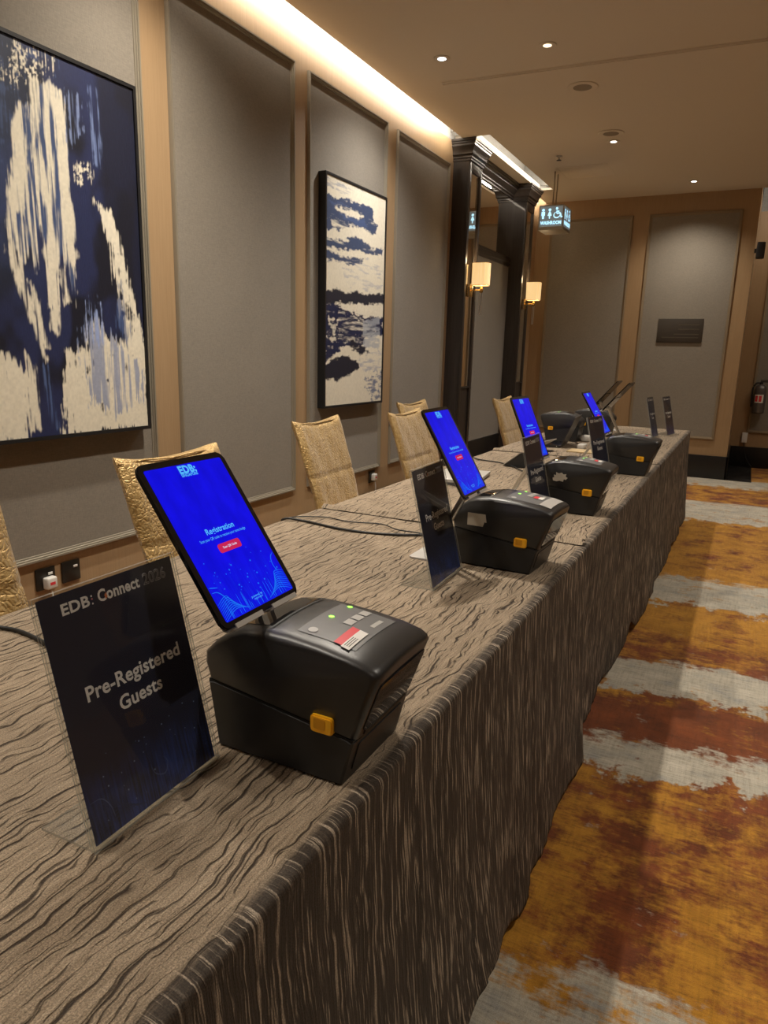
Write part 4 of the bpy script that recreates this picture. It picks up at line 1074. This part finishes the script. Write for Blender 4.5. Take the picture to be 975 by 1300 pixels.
# ------------------------------------------------------------------ wall sconces on the portal
def make_sconce(label):
    t = thing('wall_sconce', label, 'lamp', group='brass wall sconces on the dark portal')
    bm = bmesh.new(); box(bm, (0, -.032, -.065), (.012, .032, .045), .003); link_mesh('back_plate', bm, M['brass'], t, 40)
    bm = bmesh.new(); tube(bm, [(.012, 0, -.01), (.105, 0, -.01)], .006, 10); lathe(bm, [(.004, -.022), (.014, -.016), (.016, 0), (.012, .018), (.008, .03), (.003, .034)], (.105, 0, -.012), 16)
    link_mesh('arm', bm, M['brass'], t, 40)
    bm = bmesh.new()
    for s in (-.008, .008): tube(bm, [(.105 + s, 0, -.03), (.105 + s * 1.15, 0, -.12), (.105 + s * .7, 0, -.225)], .0042, 8)
    tube(bm, [(.097, 0, -.225), (.113, 0, -.225)], .004, 8)
    link_mesh('crystal_drop', bm, M['silver'], t, 50)
    # faceted box shade, open above and below
    bm = bmesh.new(); rings = []
    sh = [(.030, -.058), (.150, -.058), (.172, -.030), (.172, .030), (.150, .058), (.030, .058)]
    for z, k in ((.03, .94), (.03, 1.), (.225, 1.02), (.225, .96), (.03, .94)):
        c = Vector((.10, 0)); rings.append([bm.verts.new((c.x + (x - c.x) * k, y * k, z)) for x, y in sh])
    for a, b in zip(rings, rings[1:]):
        for k in range(6): bm.faces.new((a[k], a[(k + 1) % 6], b[(k + 1) % 6], b[k]))
    s = link_mesh('lamp_shade', bm, M['shade'], t)
    for z in (.032, .223):
        bm = bmesh.new(); pts = [(.10 + (x - .10) * 1.025, y * 1.025, z) for x, y in sh]; tube(bm, pts + pts[:1], .0022, 6); link_mesh('shade_rim', bm, M['brass'], s)
    bm = bmesh.new(); lathe(bm, [(.002, 0), (.014, .004), (.020, .05), (.014, .09), (.003, .10)], (.105, 0, .03), 14); link_mesh('bulb', bm, M['shade_in'], t, 50)
    return t
sc0 = make_sconce('lit brass wall sconce on the near dark column'); sc0.location = (XF, 6.285, 1.905)
dup(sc0, 'lit brass wall sconce on the far dark column, beside the end wall', (XF, 8.025, 1.905), (0, 0, 0))
for y in (6.285, 8.025):
    l = bpy.data.lights.new('sconce_glow', 'POINT'); l.energy = 2.6; l.color = (1., .72, .40); l.shadow_soft_size = .03
    o = bpy.data.objects.new('sconce_glow', l); COL.objects.link(o); o.location = (XF + .10, y, 2.17)

# ------------------------------------------------------------------ hanging washroom sign
t = thing('washroom_sign', 'hanging lit washroom sign box with person and wheelchair symbols', 'sign', (-1.95, 7.36, 2.56))
bm = bmesh.new(); box(bm, (-.125, 0, 0), (.125, .30, .232), .004); link_mesh('box', bm, mat('sign_box', (.30, .27, .22), .5, .1), t, 40)
glow = mat('sign_face', (.20, .24, .28), .4, emit=(.17, .20, .20), estr=.5)
def person(bm, pl, x, z, h, dress):
    pl.poly(bm, [(x + .15 * h * math.cos(2 * math.pi * k / 12), z + h * .86 + .13 * h * math.sin(2 * math.pi * k / 12)) for k in range(12)], .0012, .002)
    if dress: pl.poly(bm, [(x - .06 * h, z + .7 * h), (x - .22 * h, z + .28 * h), (x - .07 * h, z + .28 * h), (x - .05 * h, z), (x + .05 * h, z), (x + .07 * h, z + .28 * h), (x + .22 * h, z + .28 * h), (x + .06 * h, z + .7 * h)], .0012, .002)
    else: pl.poly(bm, [(x - .18 * h, z + .7 * h), (x - .18 * h, z + .3 * h), (x - .10 * h, z + .3 * h), (x - .10 * h, z), (x + .10 * h, z), (x + .10 * h, z + .3 * h), (x + .18 * h, z + .3 * h), (x + .18 * h, z + .7 * h)], .0012, .002)
def wheelchair(bm, pl, x, z, h):
    pl.poly(bm, [(x - .05 * h + .12 * h * math.cos(2 * math.pi * k / 12), z + h * .88 + .12 * h * math.sin(2 * math.pi * k / 12)) for k in range(12)], .0012, .002)
    for pts in ([(x - .05 * h, z + .75 * h), (x - .02 * h, z + .42 * h), (x + .28 * h, z + .42 * h), (x + .42 * h, z + .06 * h), (x + .56 * h, z + .12 * h)], [(x - .03 * h, z + .6 * h), (x + .1 * h, z + .6 * h), (x + .22 * h, z + .6 * h)]): pl.strip(bm, pts, .07 * h, .0015)
    pl.strip(bm, [(x - .12 * h, z + .55 * h), (x - .32 * h, z + .36 * h), (x - .28 * h, z + .1 * h), (x - .02 * h, z + .0 * h), (x + .24 * h, z + .12 * h), (x + .28 * h, z + .28 * h)], .055 * h, .0015)
for nm, pl, wd in (('front_face', Plane((-.125, 0, 0), (1, 0, 0), (0, 0, 1)), .25), ('side_face', Plane((.125, 0, 0), (0, 1, 0), (0, 0, 1)), .30)):
    bm = bmesh.new(); pl.poly(bm, [(.012, .03), (wd - .012, .03), (wd - .012, .22), (.012, .22)], .0, .001); f = link_mesh(nm, bm, glow, t)
    bm = bmesh.new(); person(bm, pl, .18 * wd, .105, .095, False); person(bm, pl, .44 * wd, .105, .095, True); wheelchair(bm, pl, .74 * wd, .11, .098)
    text(bm, pl, 'WASHROOM', .08 * wd, .92 * wd, .052, .002, .05, 0, 1.25); link_mesh('symbols', bm, M['icon'], f)
for x, y in ((-.012, .08), (-.012, .20)):
    bm = bmesh.new(); tube(bm, [(x, y, .23), (x, y, ZC - 2.56)], .006, 10); link_mesh('hanging_rod', bm, M['bronze'], t, 40)

# ------------------------------------------------------------------ ceiling fittings
def downlight(label, x, y, lens):
    t = thing('ceiling_light', label, 'light', (x, y, ZC), group='recessed ceiling downlights')
    bm = bmesh.new(); lathe(bm, [(.034, -.001), (.052, -.001), (.054, -.004), (.050, -.006), (.036, -.004)], (0, 0, 0), 28); link_mesh('trim_ring', bm, M['ceiling'], t, 40)
    bm = bmesh.new(); lathe(bm, [(.036, -.001), (.036, -.003), (.02, -.0045), (.002, -.005)], (0, 0, 0), 24); link_mesh('lens', bm, M[lens], t, 60)
downlight('bright recessed downlight at the end of the ceiling track', -1.946, 4.48, 'lens_cool')
downlight('dim yellowish recessed downlight near the top picture edge', -1.301, 4.544, 'lens_dim')
downlight('recessed downlight beside the farther ceiling speaker', -1.269, 6.63, 'lens')
downlight('recessed downlight in front of the end wall', -.753, 8.317, 'lens')
for lb, y in (('nearer round ceiling speaker grille, beyond the ceiling track', 5.285), ('farther round ceiling speaker grille, beside a downlight', 6.39)):
    t = thing('ceiling_speaker', lb, 'speaker', (-1.25, y, ZC), group='round ceiling speakers')
    bm = bmesh.new(); lathe(bm, [(.085, -.001), (.102, -.001), (.104, -.004), (.098, -.008), (.086, -.006)], (0, 0, 0), 32); link_mesh('rim', bm, M['ceiling'], t, 40)
    bm = bmesh.new(); lathe(bm, [(.088, -.001), (.088, -.005), (.05, -.0065), (.002, -.007)], (0, 0, 0), 32); gm = bpy.data.materials.get('grille') or mat('grille', (.27, .225, .17), .8); link_mesh('grille', bm, gm, t, 60)
bm = bmesh.new(); extrude_profile(bm, [(0, 0), (.030, 0), (.030, -.010), (.022, -.010), (.022, -.003), (.008, -.003), (.008, -.010), (0, -.010)], (-2.10, 4.845, ZC), (0, 1, 0), (0, 0, 1), (1, .046, 0), 4.75)
tag(link_mesh('ceiling_track', bm, M['ceiling']), 'long pale track crossing the ceiling', 'track')
t = thing('ceiling_sprinkler', 'small sprinkler head on the ceiling above the washroom sign', 'sprinkler', (-1.796, 6.907, ZC))
bm = bmesh.new(); lathe(bm, [(.028, -.001), (.026, -.006), (.010, -.008), (.008, -.03), (.004, -.032)], (0, 0, 0), 16); link_mesh('body', bm, M['silver'], t, 40)
bm = bmesh.new(); lathe(bm, [(.004, -.03), (.022, -.036), (.022, -.039), (.003, -.04)], (0, 0, 0), 16); link_mesh('deflector', bm, M['socket'], t, 40)

# ------------------------------------------------------------------ things on the walls
def socket(label, y, z):
    t = thing('power_socket', label, 'socket', (XW, y, z), group='dark power sockets on the left wall')
    bm = bmesh.new(); box(bm, (.0005, -.046, -.046), (.009, .046, .046), .003); pl = link_mesh('plate', bm, M['socket'], t, 40)
    bm = bmesh.new(); box(bm, (.009, .010, .014), (.013, .030, .024), .001); link_mesh('switch', bm, M['whiteplastic'], pl, 40)
    return t
socket('dark power socket holding a white plug above the nearest sign', 1.85, .368); socket('dark power socket with empty face beside the plugged one', 1.975, .368); socket('dark power socket on the wall below the smaller painting', 4.735, .385)
def plug(label, y, z):
    t = thing('power_plug', label, 'plug', (XW + .009, y, z), group='white plugs in wall sockets')
    bm = bmesh.new(); box(bm, (.0005, -.025, -.026), (.034, .025, .026), .008, 0, 3); link_mesh('body', bm, M['whiteplastic'], t, 50)
    bm = bmesh.new(); tube(bm, smooth_path([(.02, 0, -.024), (.03, 0, -.07), (.025, .004, -.16), (.012, .006, -.27)], 6), .0035, 8); link_mesh('cord', bm, M['whiteplastic'], t, 60)
    bm = bmesh.new(); pl = Plane((.034, -.012, -.006), (0, 1, 0), (0, 0, 1)); pl.poly(bm, [(0, 0), (.024, 0), (.024, .012), (0, .012)], 0, .0006); link_mesh('rating_label', bm, M['red'], t)
plug('white plug in the socket above the nearest sign', 1.855, .352); plug('white plug with hanging cord below the smaller painting', 4.74, .382)

t = thing('wall_plaque', 'dark brown rectangular plaque on the right end-wall panel', 'plaque', (-.77, YB - .004, 1.523))
bm = bmesh.new(); box(bm, (-.238, -.016, 0), (.238, -.001, .262), .003); link_mesh('plate', bm, M['plaque'], t, 40)
bm = bmesh.new(); pl = Plane((-.238, -.0162, 0), (1, 0, 0), (0, 0, 1))
for z, a, b in ((.19, .22, .44), (.14, .22, .44), (.085, .18, .44), (.05, .05, .44)): pl.poly(bm, [(a, z), (b, z), (b, z + .012), (a, z + .012)], 0, .0006)
link_mesh('engraved_lines', bm, M['plaquetext'], t)

t = thing('wall_speaker', 'small black wall speaker on the corner of the end wall', 'speaker', (-.12, 8.80, 2.40))
bm = bmesh.new(); box(bm, (.02, -.055, 0), (.10, .045, .165), .012, 0, 3); link_mesh('body', bm, M['black'], t, 50)
bm = bmesh.new(); box(bm, (.0, -.02, .06), (.025, .02, .10)); link_mesh('bracket', bm, M['black'], t)

t = thing('fire_extinguisher', 'grey fire extinguisher hanging in the recess at the right picture edge', 'extinguisher', (.145, YR - .10, .70))
bm = bmesh.new(); lathe(bm, [(.060, 0), (.070, .008), (.072, .02), (.072, .29), (.064, .33), (.036, .355), (.026, .36)], (0, 0, 0), 28); link_mesh('cylinder', bm, mat('extinguisher_grey', (.13, .12, .115), .3, .4), t, 45)
bm = bmesh.new(); lathe(bm, [(.020, .36), (.020, .385), (.012, .39)], (0, 0, 0), 16); box(bm, (-.012, -.012, .385), (.075, .012, .40), .003); box(bm, (-.012, -.010, .405), (.085, .010, .416), .003); link_mesh('valve', bm, M['black'], t, 40)
bm = bmesh.new(); tube(bm, smooth_path([(-.01, 0, .375), (-.055, -.01, .37), (-.088, -.01, .30), (-.086, -.01, .16), (-.082, -.01, .08)], 8), .010, 10); link_mesh('hose', bm, M['cablemat'], t, 60)
bm = bmesh.new(); V = [[], []]
for k in range(9):
    a = R(-135 + 10 * k)
    for r_, z in ((0, .135), (1, .235)): V[r_].append(bm.verts.new((.0728 * math.cos(a), .0728 * math.sin(a), z)))
for k in range(8): bm.faces.new((V[0][k], V[0][k + 1], V[1][k + 1], V[1][k]))
lab = link_mesh('instruction_label', bm, M['white'], t, 60)
bm = bmesh.new()
for a0 in (-130, -96):
    q = [[], []]
    for k in range(4):
        a = R(a0 + 8 * k)
        for r_, z in ((0, .148), (1, .222)): q[r_].append(bm.verts.new((.0732 * math.cos(a), .0732 * math.sin(a), z)))
    for k in range(3): bm.faces.new((q[0][k], q[0][k + 1], q[1][k + 1], q[1][k]))
link_mesh('label_marks', bm, M['red'], lab)
t = thing('plug_in_adapter', 'pale plug-in adapter with trailing cable low on the recess wall', 'adapter', (.04, YR - .001, .315))
bm = bmesh.new(); box(bm, (-.032, -.045, 0), (.032, -.0005, .13), .008, 0, 3); link_mesh('body', bm, M['whiteplastic'], t, 50)
bm = bmesh.new(); tube(bm, smooth_path([(0, -.02, .004), (.02, -.03, -.10), (.06, -.05, -.22), (.13, -.06, -.30)], 6), .004, 8); link_mesh('cord', bm, M['cablemat'], t, 60)

# ------------------------------------------------------------------ light
def spot(name, x, y, e, col, size=95, aim=(0, 0, -1), blend=.6, r=.035):
    l = bpy.data.lights.new(name, 'SPOT'); l.energy = e; l.color = col; l.spot_size = R(size); l.spot_blend = blend; l.shadow_soft_size = r
    o = bpy.data.objects.new(name, l); COL.objects.link(o); o.location = (x, y, ZC - .012); o.rotation_euler = Vector(aim).to_track_quat('-Z', 'Y').to_euler(); return o
WARM, COOL = (1., .91, .78), (1., .95, .88)
for y, e in ((.30, 75), (2.39, 125), (4.48, 130)): spot('downlight_wall_row', -1.946, y, e, COOL if y > 4 else WARM, 132, (-.06, 0, -1), 1.)
for y, e in ((-1.7, 45), (.36, 70), (2.45, 175), (4.544, 80), (6.63, 140)): spot('downlight_centre_row', -1.30, y, e, WARM, 128, blend=1.)
spot('downlight_end', -.753, 8.317, 100, WARM, 128, blend=1.)
for y, e in ((-1., 60), (1.6, 115), (3.9, 115), (6.2, 115), (8.2, 65)): spot('aisle_fill_spot', 1.0, y, e, WARM, 120, blend=1.)  # added unseen spots over the aisle, brightening carpet and ceiling bounce
def cove(name, x, y, z, sx, sy, e, aim, col=(1., .90, .76)):
    l = bpy.data.lights.new(name, 'AREA'); l.shape = 'RECTANGLE'; l.size = sx; l.size_y = sy; l.energy = e; l.color = col
    o = bpy.data.objects.new(name, l); COL.objects.link(o); o.location = (x, y, z); o.rotation_euler = Vector(aim).to_track_quat('-Z', 'Y').to_euler(); return o
cove('cove_led', -2.398, 1.55, 3.185, 8.9, .03, 56, (-1, 0, -1.3))
cove('cove_led_portal', -2.15, 7.13, 3.185, 2.1, .03, 10, (-1, 0, .3))
cove('cove_led_end', -2.395, 8.53, 3.19, .6, .03, 6, (-1, 0, -.15))
cove('cove_led_recess', 1.3, YB + .06, 3.24, 2.6, .03, 16, (0, 1, -.1))

w = bpy.data.worlds.new('room_air'); SC.world = w; w.use_nodes = True
w.node_tree.nodes['Background'].inputs[0].default_value = (1., .85, .66, 1); w.node_tree.nodes['Background'].inputs[1].default_value = .05

# ------------------------------------------------------------------ camera
cam = bpy.data.cameras.new('camera'); co = bpy.data.objects.new('camera', cam); COL.objects.link(co); SC.camera = co
CX, CY, FPX = 487.5, 650., 890.
d1 = Vector((954 - CX, 460 - CY, FPX)).normalized(); d3 = Vector((390 - CX, 4500 - CY, FPX)).normalized()
up = -d3; up = (up - d1 * up.dot(d1)).normalized(); xx = d1.cross(up)
rot = Matrix((xx, d1, up))                               # world axes seen from the camera (x right, y down, z ahead)
bx, by, bz = rot @ Vector((1, 0, 0)), rot @ Vector((0, -1, 0)), rot @ Vector((0, 0, -1))
co.matrix_world = Matrix(((bx.x, by.x, bz.x, 0), (bx.y, by.y, bz.y, 0), (bx.z, by.z, bz.z, 1.325), (0, 0, 0, 1)))
cam.sensor_fit = 'VERTICAL'; cam.sensor_height = 24.; cam.lens = FPX / 1300 * 24.; cam.clip_start = .02; cam.clip_end = 60
SC.view_settings.view_transform = 'Standard'; SC.view_settings.look = 'None'; SC.view_settings.gamma = 1.; SC.view_settings.use_curve_mapping = False
SC.view_settings.exposure = 0.
